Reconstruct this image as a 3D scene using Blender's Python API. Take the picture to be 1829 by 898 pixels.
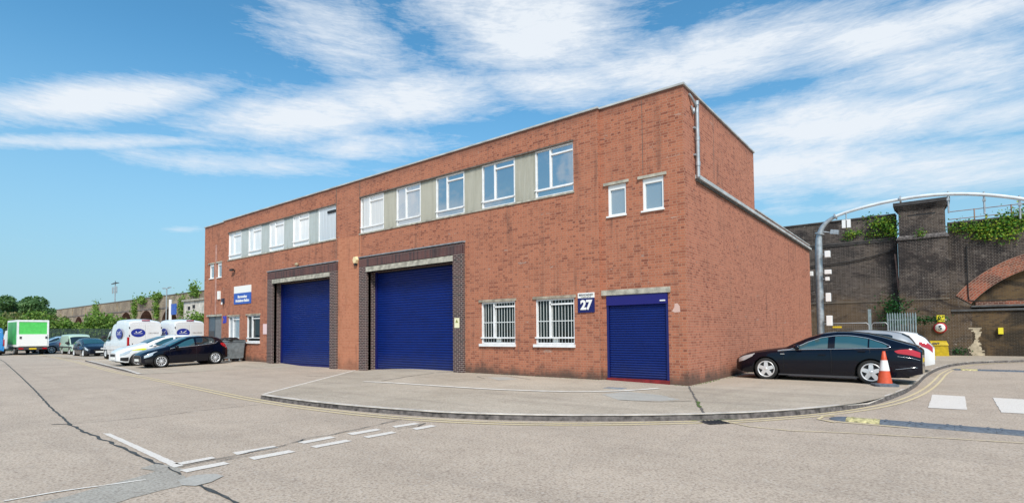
import bpy, math, random
from mathutils import Vector, Matrix, noise as mnoise
from mathutils.geometry import delaunay_2d_cdt
R = math.radians
rnd = random.Random(7)
for o in list(bpy.data.objects): bpy.data.objects.remove(o)
S = bpy.context.scene
COL = S.collection

# ------------------------------------------------------------------ camera
cd = bpy.data.cameras.new("camera"); cam = bpy.data.objects.new("camera", cd); COL.objects.link(cam)
S.camera = cam
cr = Vector((.783811, .620944, -.00833)).normalized()
cf = Vector((-.62028, .783478, .037621)).normalized()
cu = cr.cross(cf).normalized()
m = Matrix((cr, cu, -cf)).transposed().to_4x4(); m.translation = Vector((5.378, -14.651, 1.63))
cam.matrix_world = m
cd.sensor_width = 36; cd.lens = 952.9/1829*36
cd.shift_y = (557.9-449)/1829
cd.clip_start = .1; cd.clip_end = 3000
S.render.resolution_x = 1024; S.render.resolution_y = 502

# ------------------------------------------------------------------ world
SUN_EL, SUN_AZ = R(47), R(134)      # azimuth from +Y towards +X
W = bpy.data.worlds.new("World"); S.world = W; W.use_nodes = True
nt = W.node_tree; nt.nodes.clear()
def nd(nt, t, **k):
    n = nt.nodes.new(t)
    for a, b in k.items(): setattr(n, a, b)
    return n
def mth(nt, op, a, b=None, c=None, clamp=False):
    n = nd(nt, 'ShaderNodeMath', operation=op); n.use_clamp = clamp
    for i, v in enumerate((a, b, c)):
        if v is None: continue
        if isinstance(v, (int, float)): n.inputs[i].default_value = v
        else: nt.links.new(v, n.inputs[i])
    return n.outputs[0]
sky = nd(nt, 'ShaderNodeTexSky', sky_type='NISHITA'); sky.sun_disc = False
sky.sun_elevation = SUN_EL; sky.sun_rotation = SUN_AZ
sky.air_density = 1.0; sky.dust_density = .4; sky.ozone_density = 2.2; sky.altitude = 50
tc = nd(nt, 'ShaderNodeTexCoord')
sx = nd(nt, 'ShaderNodeSeparateXYZ'); nt.links.new(tc.outputs['Generated'], sx.inputs[0])
az = mth(nt, 'ARCTAN2', sx.outputs[0], sx.outputs[1]); el = mth(nt, 'ARCSINE', sx.outputs[2])
cb = nd(nt, 'ShaderNodeCombineXYZ'); nt.links.new(az, cb.inputs[0]); nt.links.new(el, cb.inputs[1])
BL=[(-1.332,.339,.165,.026,.315,1.15),(-1.351,.278,.206,.011,.192,.8),(-1.126,.283,.203,.022,.06,.8),(-1.028,.368,.194,.048,.235,1.1),(-.981,.5,.157,.066,-.261,.9),(-.871,.409,.208,.045,.131,1.1),(-.616,.526,.181,.083,-.041,1.2),(-.575,.44,.179,.04,-.054,1),(-.322,.45,.27,.052,.021,1.1),(-.034,.427,.213,.034,-.039,1.1),(-.11,.321,.253,.046,-.057,1.1),(-.068,.247,.208,.042,-.099,1),(.059,.291,.114,.03,-.041,.9),(-1.222,.168,.035,.007,.091,.6),(-1.415,.132,.035,.006,.108,.3),(-.129,.196,.151,.012,-.03,.5),(-.78,.56,.12,.05,0,.8),(.02,.36,.16,.05,-.1,.9),(-.2,.27,.22,.05,-.05,1.0),(.05,.22,.16,.03,-.05,.9),(-.62,.35,.12,.02,.1,.6),(-.95,.33,.2,.03,.1,.8),(-2.64,.30,.07,.07,.5,1.1),(-2.42,.20,.10,.05,.3,1.1),(-2.2,.24,.14,.09,.2,1.2),
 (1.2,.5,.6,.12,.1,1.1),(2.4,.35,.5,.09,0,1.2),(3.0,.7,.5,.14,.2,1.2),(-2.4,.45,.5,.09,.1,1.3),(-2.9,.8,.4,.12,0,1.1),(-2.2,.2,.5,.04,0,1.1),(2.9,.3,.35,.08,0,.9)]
acc = None
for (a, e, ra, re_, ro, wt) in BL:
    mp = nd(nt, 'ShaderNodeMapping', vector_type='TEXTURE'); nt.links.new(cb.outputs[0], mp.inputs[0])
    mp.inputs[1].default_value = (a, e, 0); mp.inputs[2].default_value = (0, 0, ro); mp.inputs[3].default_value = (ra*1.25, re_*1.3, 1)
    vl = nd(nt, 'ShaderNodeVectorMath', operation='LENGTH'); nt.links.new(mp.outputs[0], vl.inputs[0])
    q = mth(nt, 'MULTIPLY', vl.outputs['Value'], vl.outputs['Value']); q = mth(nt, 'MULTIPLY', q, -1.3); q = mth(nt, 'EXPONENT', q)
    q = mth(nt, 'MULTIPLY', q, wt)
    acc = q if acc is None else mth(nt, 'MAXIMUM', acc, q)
def cn(scale, sc, det, dist, rot=0):
    mp = nd(nt, 'ShaderNodeMapping'); nt.links.new(cb.outputs[0], mp.inputs[0])
    mp.inputs[2].default_value = (0, 0, rot); mp.inputs[3].default_value = sc
    n = nd(nt, 'ShaderNodeTexNoise'); nt.links.new(mp.outputs[0], n.inputs['Vector'])
    n.inputs['Scale'].default_value = scale; n.inputs['Detail'].default_value = det; n.inputs['Roughness'].default_value = .68
    n.inputs['Distortion'].default_value = dist
    return n.outputs['Fac']
n1 = cn(3.2, (1, 3.4, 1), 9, .9, R(6)); n2 = cn(9, (1, 5.5, 1), 10, .6, R(-4)); n3 = cn(24, (1, 6, 1), 9, 1.6, R(-8)); n4 = cn(4.5, (1, 1.6, 1), 8, 1.8, R(20))
d = mth(nt, 'MULTIPLY', n1, 1.25); d = mth(nt, 'MULTIPLY_ADD', n2, .9, d); d = mth(nt, 'MULTIPLY_ADD', n3, .55, d); d = mth(nt, 'MULTIPLY_ADD', n4, .55, d)
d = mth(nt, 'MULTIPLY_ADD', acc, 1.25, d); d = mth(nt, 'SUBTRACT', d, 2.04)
mr = nd(nt, 'ShaderNodeMapRange', interpolation_type='LINEAR'); nt.links.new(d, mr.inputs[0])
mr.inputs[1].default_value = -.02; mr.inputs[2].default_value = .88; mr.inputs[4].default_value = .97
# whiten towards the horizon
hz = nd(nt, 'ShaderNodeMapRange', interpolation_type='SMOOTHSTEP'); nt.links.new(sx.outputs[2], hz.inputs[0])
hz.inputs[1].default_value = -.05; hz.inputs[2].default_value = .48; hz.inputs[3].default_value = .97; hz.inputs[4].default_value = 0
tint = nd(nt, 'ShaderNodeMix', data_type='RGBA', blend_type='MULTIPLY'); tint.inputs[0].default_value = 1
nt.links.new(sky.outputs[0], tint.inputs[6]); tint.inputs[7].default_value = (.54, 1.06, 1.14, 1)
hm = nd(nt, 'ShaderNodeMix', data_type='RGBA'); nt.links.new(hz.outputs[0], hm.inputs[0]); nt.links.new(tint.outputs[2], hm.inputs[6]); hm.inputs[7].default_value = (2.35, 3.45, 4.15, 1)
mx = nd(nt, 'ShaderNodeMix', data_type='RGBA'); nt.links.new(mr.outputs[0], mx.inputs[0]); nt.links.new(hm.outputs[2], mx.inputs[6])
mx.inputs[7].default_value = (5.2, 5.55, 5.95, 1)
bg = nd(nt, 'ShaderNodeBackground'); nt.links.new(mx.outputs[2], bg.inputs[0]); bg.inputs[1].default_value = .10
wo = nd(nt, 'ShaderNodeOutputWorld'); nt.links.new(bg.outputs[0], wo.inputs[0])

sl = bpy.data.lights.new("sun", 'SUN'); sl.energy = 2.8; sl.angle = R(16); sl.color = (1, .93, .83)
so = bpy.data.objects.new("sun", sl); COL.objects.link(so)
sd = Vector((math.sin(SUN_AZ)*math.cos(SUN_EL), math.cos(SUN_AZ)*math.cos(SUN_EL), math.sin(SUN_EL)))
so.rotation_euler = sd.to_track_quat('Z', 'Y').to_euler()
so.location = (0, 0, 60)
S.view_settings.view_transform = 'Standard'; S.view_settings.look = 'None'; S.view_settings.gamma = 1
S.view_settings.exposure = .7
S.render.engine = 'CYCLES'

# ------------------------------------------------------------------ mesh helpers
class MB:
    def __init__(s, org=(0, 0, 0)): s.v = []; s.f = []; s.uv = []; s.sm = []; s.o = Vector(org)
    def add(s, pts, faces, smooth=False, uvs=None):
        b = len(s.v); s.v += [Vector(p) for p in pts]
        for i, f in enumerate(faces):
            s.f.append(tuple(b+k for k in f)); s.sm.append(smooth); s.uv.append(uvs[i] if uvs else None)
        return s
    def box(s, x0, x1, y0, y1, z0, z1):
        if x0 > x1: x0, x1 = x1, x0
        if y0 > y1: y0, y1 = y1, y0
        if z0 > z1: z0, z1 = z1, z0
        p = [(x0,y0,z0),(x1,y0,z0),(x1,y1,z0),(x0,y1,z0),(x0,y0,z1),(x1,y0,z1),(x1,y1,z1),(x0,y1,z1)]
        return s.add(p, [(0,3,2,1),(4,5,6,7),(0,1,5,4),(1,2,6,5),(2,3,7,6),(3,0,4,7)])
    def quad(s, *p): return s.add(p, [tuple(range(len(p)))])
    def cyl(s, a, b, r, r2=None, n=12, cap=True):
        a = Vector(a); b = Vector(b); r2 = r if r2 is None else r2
        d = (b-a).normalized(); t = Vector((0,0,1)) if abs(d.z) < .9 else Vector((1,0,0))
        u = d.cross(t).normalized(); w = d.cross(u)
        p = []
        for c, q in ((a, r), (b, r2)):
            for i in range(n):
                an = 2*math.pi*i/n; p.append(c+u*(q*math.cos(an))+w*(q*math.sin(an)))
        s.add(p, [(i, n+i, n+(i+1) % n, (i+1) % n) for i in range(n)], True)
        if cap: s.add(p, [tuple(range(n)), tuple(range(2*n-1, n-1, -1))])
        return s
    def tube(s, path, r, n=8, closed=False):
        path = [Vector(p) for p in path]; N = len(path); rings = []
        up = None
        for i, p in enumerate(path):
            if closed: d = path[(i+1) % N]-path[i-1]
            else: d = path[min(i+1, N-1)]-path[max(i-1, 0)]
            d.normalize()
            if up is None:
                t = Vector((0,0,1)) if abs(d.z) < .9 else Vector((1,0,0)); up = (t-d*t.dot(d)).normalized()
            else: up = (up-d*up.dot(d)).normalized()
            w = d.cross(up); rr = r[i] if isinstance(r, (list, tuple)) else r
            rings.append([p+up*(rr*math.cos(2*math.pi*k/n))+w*(rr*math.sin(2*math.pi*k/n)) for k in range(n)])
        pts = [q for ring in rings for q in ring]; fs = []
        for i in range(N if closed else N-1):
            j = (i+1) % N
            for k in range(n): fs.append((i*n+k, i*n+(k+1) % n, j*n+(k+1) % n, j*n+k))
        s.add(pts, fs, True)
        if not closed: s.add(pts, [tuple(range(n-1, -1, -1)), tuple((N-1)*n+k for k in range(n))])
        return s
    def lathe(s, prof, c, axis, n=28, a0=0, a1=2*math.pi):
        """prof: (along axis, radius)"""
        c = Vector(c); d = Vector(axis).normalized(); t = Vector((0,0,1)) if abs(d.z) < .9 else Vector((1,0,0))
        u = d.cross(t).normalized(); w = d.cross(u); pts = []; full = abs(a1-a0-2*math.pi) < 1e-6
        m_ = n if full else n+1
        for (h, r) in prof:
            for i in range(m_):
                an = a0+(a1-a0)*i/n; pts.append(c+d*h+u*(r*math.cos(an))+w*(r*math.sin(an)))
        fs = []
        for j in range(len(prof)-1):
            for i in range(n):
                k = (i+1) % m_ if full else i+1
                fs.append((j*m_+i, j*m_+k, (j+1)*m_+k, (j+1)*m_+i))
        return s.add(pts, fs, True)
    def prism(s, poly, z0, z1):
        n = len(poly); p = [(x, y, z0) for x, y in poly]+[(x, y, z1) for x, y in poly]
        return s.add(p, [tuple(range(n-1, -1, -1)), tuple(range(n, 2*n))]+[(i, (i+1) % n, n+(i+1) % n, n+i) for i in range(n)])
    def build(s, name, mat, parent=None, bevel=0):
        me = bpy.data.meshes.new(name); me.from_pydata([tuple(v-s.o) for v in s.v], [], s.f)
        uv = me.uv_layers.new(name='UVMap')
        for i, p in enumerate(me.polygons):
            p.use_smooth = s.sm[i]
            n = p.normal; a = (abs(n.x), abs(n.y), abs(n.z))
            for k, li in enumerate(p.loop_indices):
                v = s.v[me.loops[li].vertex_index]
                if s.uv[i]: uv.data[li].uv = s.uv[i][k]
                elif a[2] >= a[0] and a[2] >= a[1]: uv.data[li].uv = (v.x, v.y)
                elif a[0] > a[1]: uv.data[li].uv = (v.y, v.z)
                else: uv.data[li].uv = (v.x, v.z)
        me.materials.append(mat)
        o = bpy.data.objects.new(name, me); COL.objects.link(o)
        if parent: o.parent = parent
        else: o.location = s.o
        if bevel:
            b = o.modifiers.new('bevel', 'BEVEL'); b.width = bevel; b.segments = 2; b.limit_method = 'ANGLE'
            me.shade_smooth() if False else None
        return o
def tag(o, label=None, cat=None, group=None, kind=None):
    if label: o['label'] = label
    if cat: o['category'] = cat
    if group: o['group'] = group
    if kind: o['kind'] = kind
    return o
def thing(name, label, cat, loc=(0,0,0), rz=0, group=None):
    o = bpy.data.objects.new(name, None); COL.objects.link(o); o.empty_display_size = .3
    o.location = loc; o.rotation_euler = (0, 0, rz); return tag(o, label, cat, group)
def struct(o): o['kind'] = 'structure'; return o
def text_obj(name, txt, mat, parent, org, size, xdir=(1,0,0), up=(0,0,1), depth=.004, bold=0.0, align='CENTER', sx=1.0):
    cu_ = bpy.data.curves.new(name, 'FONT'); cu_.body = txt; cu_.size = size; cu_.extrude = depth; cu_.offset = bold
    cu_.align_x = align; cu_.align_y = 'CENTER'; cu_.resolution_u = 3
    t = bpy.data.objects.new(name, cu_); COL.objects.link(t)
    bpy.context.view_layer.update()
    me = bpy.data.meshes.new_from_object(t.evaluated_get(bpy.context.evaluated_depsgraph_get()))
    bpy.data.objects.remove(t)
    x = Vector(xdir).normalized(); u = Vector(up).normalized(); n = x.cross(u)
    M = Matrix((x*sx, u, n)).transposed().to_4x4(); M.translation = Vector(org)
    me.transform(M); me.materials.clear(); me.materials.append(mat)
    o = bpy.data.objects.new(name, me); COL.objects.link(o); o.parent = parent; return o

# ------------------------------------------------------------------ materials
def mat(name, col, rough=.6, metal=0, coat=0, spec=.5, noise=0, nscale=6, bump=0, bscale=40, emit=None, nrough=0):
    m = bpy.data.materials.new(name); m.use_nodes = True; t = m.node_tree; p = t.nodes['Principled BSDF']
    p.inputs['Base Color'].default_value = (*col, 1); p.inputs['Roughness'].default_value = rough
    p.inputs['Metallic'].default_value = metal; p.inputs['Coat Weight'].default_value = coat
    p.inputs['Specular IOR Level'].default_value = spec; p.inputs['Coat Roughness'].default_value = .04
    tcn = nd(t, 'ShaderNodeTexCoord')
    if noise:
        n = nd(t, 'ShaderNodeTexNoise'); n.inputs['Scale'].default_value = nscale; n.inputs['Detail'].default_value = 6
        t.links.new(tcn.outputs['Object'], n.inputs['Vector'])
        r = nd(t, 'ShaderNodeMapRange'); t.links.new(n.outputs['Fac'], r.inputs[0]); r.inputs[1].default_value = .3; r.inputs[2].default_value = .7
        r.inputs[3].default_value = 1-noise; r.inputs[4].default_value = 1+noise*.6
        x = nd(t, 'ShaderNodeMix', data_type='RGBA', blend_type='MULTIPLY'); x.inputs[0].default_value = 1
        x.inputs[6].default_value = (*col, 1); t.links.new(r.outputs[0], x.inputs[7]); t.links.new(x.outputs[2], p.inputs['Base Color'])
        if nrough:
            r2 = nd(t, 'ShaderNodeMapRange'); t.links.new(n.outputs['Fac'], r2.inputs[0]); r2.inputs[1].default_value = .3; r2.inputs[2].default_value = .7
            r2.inputs[3].default_value = rough; r2.inputs[4].default_value = rough+nrough; t.links.new(r2.outputs[0], p.inputs['Roughness'])
    if bump:
        n = nd(t, 'ShaderNodeTexNoise'); n.inputs['Scale'].default_value = bscale; n.inputs['Detail'].default_value = 5
        t.links.new(tcn.outputs['Object'], n.inputs['Vector'])
        b = nd(t, 'ShaderNodeBump'); b.inputs['Strength'].default_value = bump; b.inputs['Distance'].default_value = .01
        t.links.new(n.outputs['Fac'], b.inputs['Height']); t.links.new(b.outputs[0], p.inputs['Normal'])
    return m
def ramp(t, fac, stops):
    r = nd(t, 'ShaderNodeValToRGB'); t.links.new(fac, r.inputs[0]); e = r.color_ramp.elements
    while len(e) < len(stops): e.new(.5)
    for i, (p, c) in enumerate(stops): e[i].position = p; e[i].color = (*c, 1) if len(c) == 3 else c
    return r.outputs[0]
def mixc(t, fac, a, b, bt='MIX'):
    x = nd(t, 'ShaderNodeMix', data_type='RGBA', blend_type=bt)
    for i, v in ((0, fac), (6, a), (7, b)):
        if isinstance(v, (int, float)): x.inputs[i].default_value = v
        elif isinstance(v, tuple): x.inputs[i].default_value = (*v, 1)
        else: t.links.new(v, x.inputs[i])
    return x.outputs[2]
def noi(t, vec, scale, det=5, rough=.55, dist=0, sc=None):
    if sc:
        mp = nd(t, 'ShaderNodeMapping'); t.links.new(vec, mp.inputs[0]); mp.inputs[3].default_value = sc; vec = mp.outputs[0]
    n = nd(t, 'ShaderNodeTexNoise'); t.links.new(vec, n.inputs['Vector']); n.inputs['Scale'].default_value = scale
    n.inputs['Detail'].default_value = det; n.inputs['Roughness'].default_value = rough; n.inputs['Distortion'].default_value = dist
    return n.outputs['Fac']
def mrange(t, v, a, b, c=0, d=1, smooth=True):
    r = nd(t, 'ShaderNodeMapRange', interpolation_type='SMOOTHSTEP' if smooth else 'LINEAR'); t.links.new(v, r.inputs[0])
    for i, q in enumerate((a, b, c, d)): r.inputs[i+1].default_value = q
    return r.outputs[0]
def brick(name, c1, c2, mort, bw=.225, rh=.075, ms=.011, english=True, blot=.25, base=0.0, white=0.0, dark2=None, dscale=.35, tints=None, low=False):
    m = bpy.data.materials.new(name); m.use_nodes = True; t = m.node_tree; p = t.nodes['Principled BSDF']
    uv = nd(t, 'ShaderNodeUVMap'); uv.uv_map = 'UVMap'; v = uv.outputs[0]
    b = nd(t, 'ShaderNodeTexBrick'); t.links.new(v, b.inputs['Vector']); b.inputs['Scale'].default_value = 1
    b.inputs['Brick Width'].default_value = bw; b.inputs['Row Height'].default_value = rh; b.inputs['Mortar Size'].default_value = ms*.5
    b.inputs['Mortar Smooth'].default_value = .15
    b.offset = .5
    if english: b.squash = .5; b.squash_frequency = 2; b.offset = .25
    b.inputs['Color1'].default_value = (0,0,0,1); b.inputs['Color2'].default_value = (1,1,1,1); b.inputs['Mortar'].default_value = (.5,.5,.5,1)
    bc = nd(t, 'ShaderNodeSeparateColor'); t.links.new(b.outputs['Color'], bc.inputs[0])
    big = noi(t, v, .55, 6); mid = noi(t, v, 3.0, 5); fin = noi(t, v, 28, 5, .65); patchy = noi(t, v, 1.3, 6, .6, 0, (.5, 2.2, 1))
    f = mth(t, 'MULTIPLY_ADD', mth(t, 'POWER', bc.outputs[0], 2.4), 1.0, mth(t, 'MULTIPLY', mth(t, 'SUBTRACT', mid, .5), .7))
    rows = noi(t, v, 1.0, 4, .7, .2, (.35, 7, 1)); f = mth(t, 'ADD', f, mth(t, 'MULTIPLY', mth(t, 'SUBTRACT', rows, .5), .9))
    f = mth(t, 'ADD', f, mth(t, 'MULTIPLY', mth(t, 'SUBTRACT', patchy, .5), .9), None, True)
    col = mixc(t, f, c1, c2)
    col = mixc(t, mrange(t, big, .35, .65, 0, blot), col, tints or (.5, .22, .12), 'MIX') if blot else col
    col = mixc(t, mrange(t, noi(t, v, .9, 7, .7, .4), .52, .72, 0, .4), col, mixc(t, 1.0, col, (.66,.58,.55), 'MULTIPLY'))
    if dark2:
        col = mixc(t, mrange(t, noi(t, v, dscale, 7, .6, .6), .42, .6, 0, .85), col, dark2)
    if low:
        sp_ = nd(t, 'ShaderNodeSeparateXYZ'); t.links.new(v, sp_.inputs[0])
        zz_ = mth(t, 'MULTIPLY_ADD', mth(t, 'SUBTRACT', noi(t, v, .7, 6, .6, 0, (1, 1.6, 1)), .5), 5.0, sp_.outputs[1])
        col = mixc(t, mrange(t, zz_, 2.6, 4.2, .75, 0), col, (.135,.085,.04))
        col = mixc(t, mrange(t, zz_, 0.2, 1.0, .8, 0), col, (.03,.028,.022))
        col = mixc(t, mrange(t, noi(t, v, .9, 7, .7, .5, (.5, 1.5, 1)), .60, .70, 0, .5), col, (.26,.22,.19))
    if white:
        w = mrange(t, noi(t, v, 1.6, 8, .7, .3, (.6, 2, 1)), .62, .66, 0, 1)
        w2 = mrange(t, bc.outputs[0], .55, .6)
        col = mixc(t, mth(t, 'MULTIPLY', mth(t, 'MULTIPLY', w, w2), white), col, (.55, .48, .42))
    col = mixc(t, mrange(t, fin, .25, .75, .0, .35), col, mixc(t, 1.0, col, (.55,.55,.55), 'MULTIPLY'))
    mo = mixc(t, .2, mort, col)
    col = mixc(t, b.outputs['Fac'], col, mo)
    if low:
        pa = noi(t, v, .45, 8, .68, .8, (.8, 1.2, 1)); pb = noi(t, v, 2.4, 7, .75, .5, (.7, 1.4, 1))
        col = mixc(t, mrange(t, pa, .50, .62, 0, .78), col, (.020,.017,.018))
        col = mixc(t, mrange(t, pb, .56, .66, 0, .55), col, (.235,.20,.175))
        col = mixc(t, mrange(t, noi(t, v, 9, 4, .8), .60, .68, 0, .6), col, (.30,.26,.23))
        col = mixc(t, mrange(t, noi(t, v, 7, 4, .8, .3), .60, .68, 0, .7), col, (.015,.013,.014))
    if base:
        sp = nd(t, 'ShaderNodeSeparateXYZ'); t.links.new(v, sp.inputs[0])
        zz = mth(t, 'MULTIPLY_ADD', mth(t, 'SUBTRACT', noi(t, v, 1.4, 6, .6, 0, (1, .4, 1)), .5), 1.2, sp.outputs[1])
        g = mrange(t, zz, .15, .6, base, 0)
        col = mixc(t, g, col, (.075, .06, .05))
        # streaks of dirt under the coping
        st = mth(t, 'MULTIPLY', mrange(t, noi(t, v, 3, 5, .65, 0, (1, .08, 1)), .52, .7), mrange(t, noi(t, v, .6, 4, .6), .4, .6, .1, .55))
        top_ = mrange(t, mth(t, 'MULTIPLY_ADD', mth(t, 'SUBTRACT', noi(t, v, 1.4, 5), .5), .5, sp.outputs[1]), 8.2, 8.6, 0, .55)
        col = mixc(t, top_, col, (.14,.07,.055))
        col = mixc(t, st, col, (.10, .06, .05))
    t.links.new(col, p.inputs['Base Color']); p.inputs['Roughness'].default_value = .88; p.inputs['Specular IOR Level'].default_value = .25
    bm_ = nd(t, 'ShaderNodeBump'); bm_.inputs['Strength'].default_value = .8; bm_.inputs['Distance'].default_value = .008
    h = mth(t, 'SUBTRACT', mth(t, 'MULTIPLY', fin, .5), b.outputs['Fac']); t.links.new(h, bm_.inputs['Height'])
    t.links.new(bm_.outputs[0], p.inputs['Normal'])
    return m
M = {}
M['brick'] = brick('red_brick', (.46,.165,.093), (.215,.066,.043), (.45,.26,.18), ms=.015, blot=.35, base=.85, white=.55, tints=(.50,.20,.12))
M['brick_side'] = brick('red_brick_side', (.485,.178,.108), (.255,.080,.051), (.47,.27,.19), ms=.015, blot=.3, base=.8, white=.35, tints=(.50,.20,.12))
M['brick_clean'] = brick('cleaned_brick', (.56,.225,.13), (.46,.17,.095), (.5,.27,.17), blot=.2, base=.35)
M['brick_dark'] = brick('blue_brick', (.085,.042,.042), (.022,.016,.02), (.50,.42,.37), ms=.016, english=False, blot=.2, tints=(.06,.045,.055))
M['soldier'] = brick('soldier_course', (.13,.055,.05), (.03,.022,.028), (.30,.27,.25), bw=.075, rh=.45, english=False, blot=.2, tints=(.06,.045,.06))
M['viaduct'] = brick('sooty_brick', (.108,.086,.073), (.026,.020,.020), (.20,.17,.15), bw=.26, rh=.085, ms=.020, blot=.3, white=1.0, dark2=(.013,.011,.012), dscale=.42, tints=(.10,.075,.05), low=True)
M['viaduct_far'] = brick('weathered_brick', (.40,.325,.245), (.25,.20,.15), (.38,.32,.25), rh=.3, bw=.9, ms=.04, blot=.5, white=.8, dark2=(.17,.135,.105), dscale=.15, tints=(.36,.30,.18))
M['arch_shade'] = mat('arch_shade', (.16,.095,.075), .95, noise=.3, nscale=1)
M['arch_ring'] = brick('arch_brick', (.38,.11,.065), (.16,.05,.035), (.36,.26,.20), bw=.225, rh=.115, ms=.03, english=False, blot=.25, dark2=(.09,.045,.038), dscale=.9, white=.6)
M['arch_fill'] = brick('stock_brick', (.14,.09,.045), (.06,.042,.03), (.14,.12,.10), english=False, blot=.4, dark2=(.02,.018,.015), dscale=.6, tints=(.22,.14,.06))

def ground_mat(name, c1, c2, speck=.35, big=.18, scale=1.0, rust=.0):
    m = bpy.data.materials.new(name); m.use_nodes = True; t = m.node_tree; p = t.nodes['Principled BSDF']
    g = nd(t, 'ShaderNodeNewGeometry'); v = g.outputs['Position']
    a = noi(t, v, .32, 7, .6, .4); b_ = noi(t, v, 2.1, 6, .65); c = noi(t, v, 34, 4, .7); d_ = noi(t, v, 75, 3, .6)
    st = noi(t, v, 1.1, 6, .6, .3, (.18, 1.2, 1))
    oil = mrange(t, noi(t, v, 1.7, 7, .7, .5), .66, .78, 0, .35); trk = mrange(t, noi(t, v, .9, 6, .65, .8, (1.3, .16, 1)), .52, .72, 0, .16)
    vo = nd(t, 'ShaderNodeTexVoronoi'); t.links.new(v, vo.inputs['Vector']); vo.inputs['Scale'].default_value = 42
    col = mixc(t, mrange(t, a, .3, .7), c1, c2)
    col = mixc(t, mrange(t, b_, .3, .75, 0, .5), col, mixc(t, 1.0, col, (.8,.78,.77), 'MULTIPLY'))
    col = mixc(t, mrange(t, st, .45, .75, 0, big), col, (.20,.165,.14))
    col = mixc(t, oil, col, (.17,.15,.135)); col = mixc(t, trk, col, (.25,.21,.18))
    col = mixc(t, mrange(t, c, .44, .60, 0, speck*1.2), col, mixc(t, 1.0, col, (.48,.45,.44), 'MULTIPLY'))
    col = mixc(t, mrange(t, d_, .58, .72, 0, speck*1.2), col, mixc(t, 1.0, col, (1.5,1.5,1.5), 'MULTIPLY'))
    vc = nd(t, 'ShaderNodeSeparateColor'); t.links.new(vo.outputs['Color'], vc.inputs[0])
    col = mixc(t, mrange(t, vc.outputs[0], .82, .9, 0, speck), col, mixc(t, 1.0, col, (.45,.42,.42), 'MULTIPLY'))
    col = mixc(t, mrange(t, vc.outputs[1], .9, .96, 0, speck*.8), col, (.52,.47,.42))
    t.links.new(col, p.inputs['Base Color']); p.inputs['Roughness'].default_value = .85; p.inputs['Specular IOR Level'].default_value = .3
    bm_ = nd(t, 'ShaderNodeBump'); bm_.inputs['Strength'].default_value = .5; bm_.inputs['Distance'].default_value = .006
    t.links.new(mth(t, 'ADD', c, d_), bm_.inputs['Height']); t.links.new(bm_.outputs[0], p.inputs['Normal'])
    return m
M['road'] = ground_mat('road_concrete', (.54,.445,.355), (.48,.395,.315), .46, .2)
M['slab'] = ground_mat('forecourt_concrete', (.53,.455,.365), (.44,.375,.295), .38, .4)
M['kerb'] = mat('kerb_stone', (.58,.53,.48), .9, noise=.35, nscale=3, bump=.9, bscale=60)
M['kerb_face'] = mat('kerb_face_dirty', (.13,.115,.11), .95, noise=.7, nscale=9, bump=1, bscale=50)
def worn(name, col, under, thr):
    m = bpy.data.materials.new(name); m.use_nodes = True; t = m.node_tree; p = t.nodes['Principled BSDF']
    g = nd(t, 'ShaderNodeNewGeometry'); v = g.outputs['Position']
    w = mrange(t, noi(t, v, 7, 8, .75), thr, thr+.12); w2 = mrange(t, noi(t, v, 60, 3, .6), .35, .6, .55, 1)
    t.links.new(mixc(t, mth(t, 'MULTIPLY', w, w2), under, col), p.inputs['Base Color']); p.inputs['Roughness'].default_value = .8
    return m
M['white_paint'] = worn('worn_white_paint', (.70,.655,.60), (.46,.38,.32), .30)
M['faint_white'] = worn('faint_white_paint', (.80,.76,.70), (.50,.43,.35), .32)
M['yellow_paint'] = worn('worn_yellow_paint', (.66,.54,.30), (.48,.40,.32), .36)
M['crack'] = mat('bitumen_joint', (.055,.06,.06), .8, noise=.5, nscale=8)
M['dirtline'] = mat('dirt_joint', (.13,.115,.10), .95, noise=.5, nscale=8)
M['patch'] = ground_mat('repair_patch', (.43,.40,.35), (.38,.355,.31), .4, .2)
M['patch_light'] = ground_mat('light_patch', (.46,.44,.40), (.42,.40,.36), .2, .2)
M['moss'] = mat('moss', (.09,.14,.03), .95, noise=.6, nscale=25)
M['lintel'] = mat('window_lintel_stone', (.36,.31,.24), .9, noise=.5, nscale=5, bump=.6, bscale=30)
M['concrete'] = mat('lintel_concrete', (.41,.385,.32), .9, noise=.45, nscale=5, bump=.6, bscale=30)
M['lead'] = mat('lead_flashing', (.30,.33,.36), .55, noise=.4, nscale=4, metal=.2)
M['coping'] = mat('coping_metal', (.46,.47,.46), .5, noise=.3, nscale=2)
M['roof'] = mat('roof_felt', (.10,.10,.10), .95, noise=.4, nscale=3)
M['white'] = mat('white_frame_paint', (.80,.80,.80), .4, noise=.12, nscale=5)
M['white_pvc'] = mat('white_plastic', (.82,.82,.81), .35)
M['bars'] = mat('bar_paint', (.72,.75,.74), .45)
def corr(name, col):
    m = bpy.data.materials.new(name); m.use_nodes = True; t = m.node_tree; p = t.nodes['Principled BSDF']
    uv = nd(t, 'ShaderNodeUVMap'); v = uv.outputs[0]
    g = mrange(t, noi(t, v, 5, 5, .6, 0, (1, .12, 1)), .35, .75, 0, .55)
    t.links.new(mixc(t, g, col, (.20,.20,.15)), p.inputs['Base Color']); p.inputs['Roughness'].default_value = .6
    return m
M['panel'] = corr('ribbed_panel', (.47,.46,.395)); M['panel_blue'] = corr('ribbed_panel_blue', (.46,.52,.53))
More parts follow.
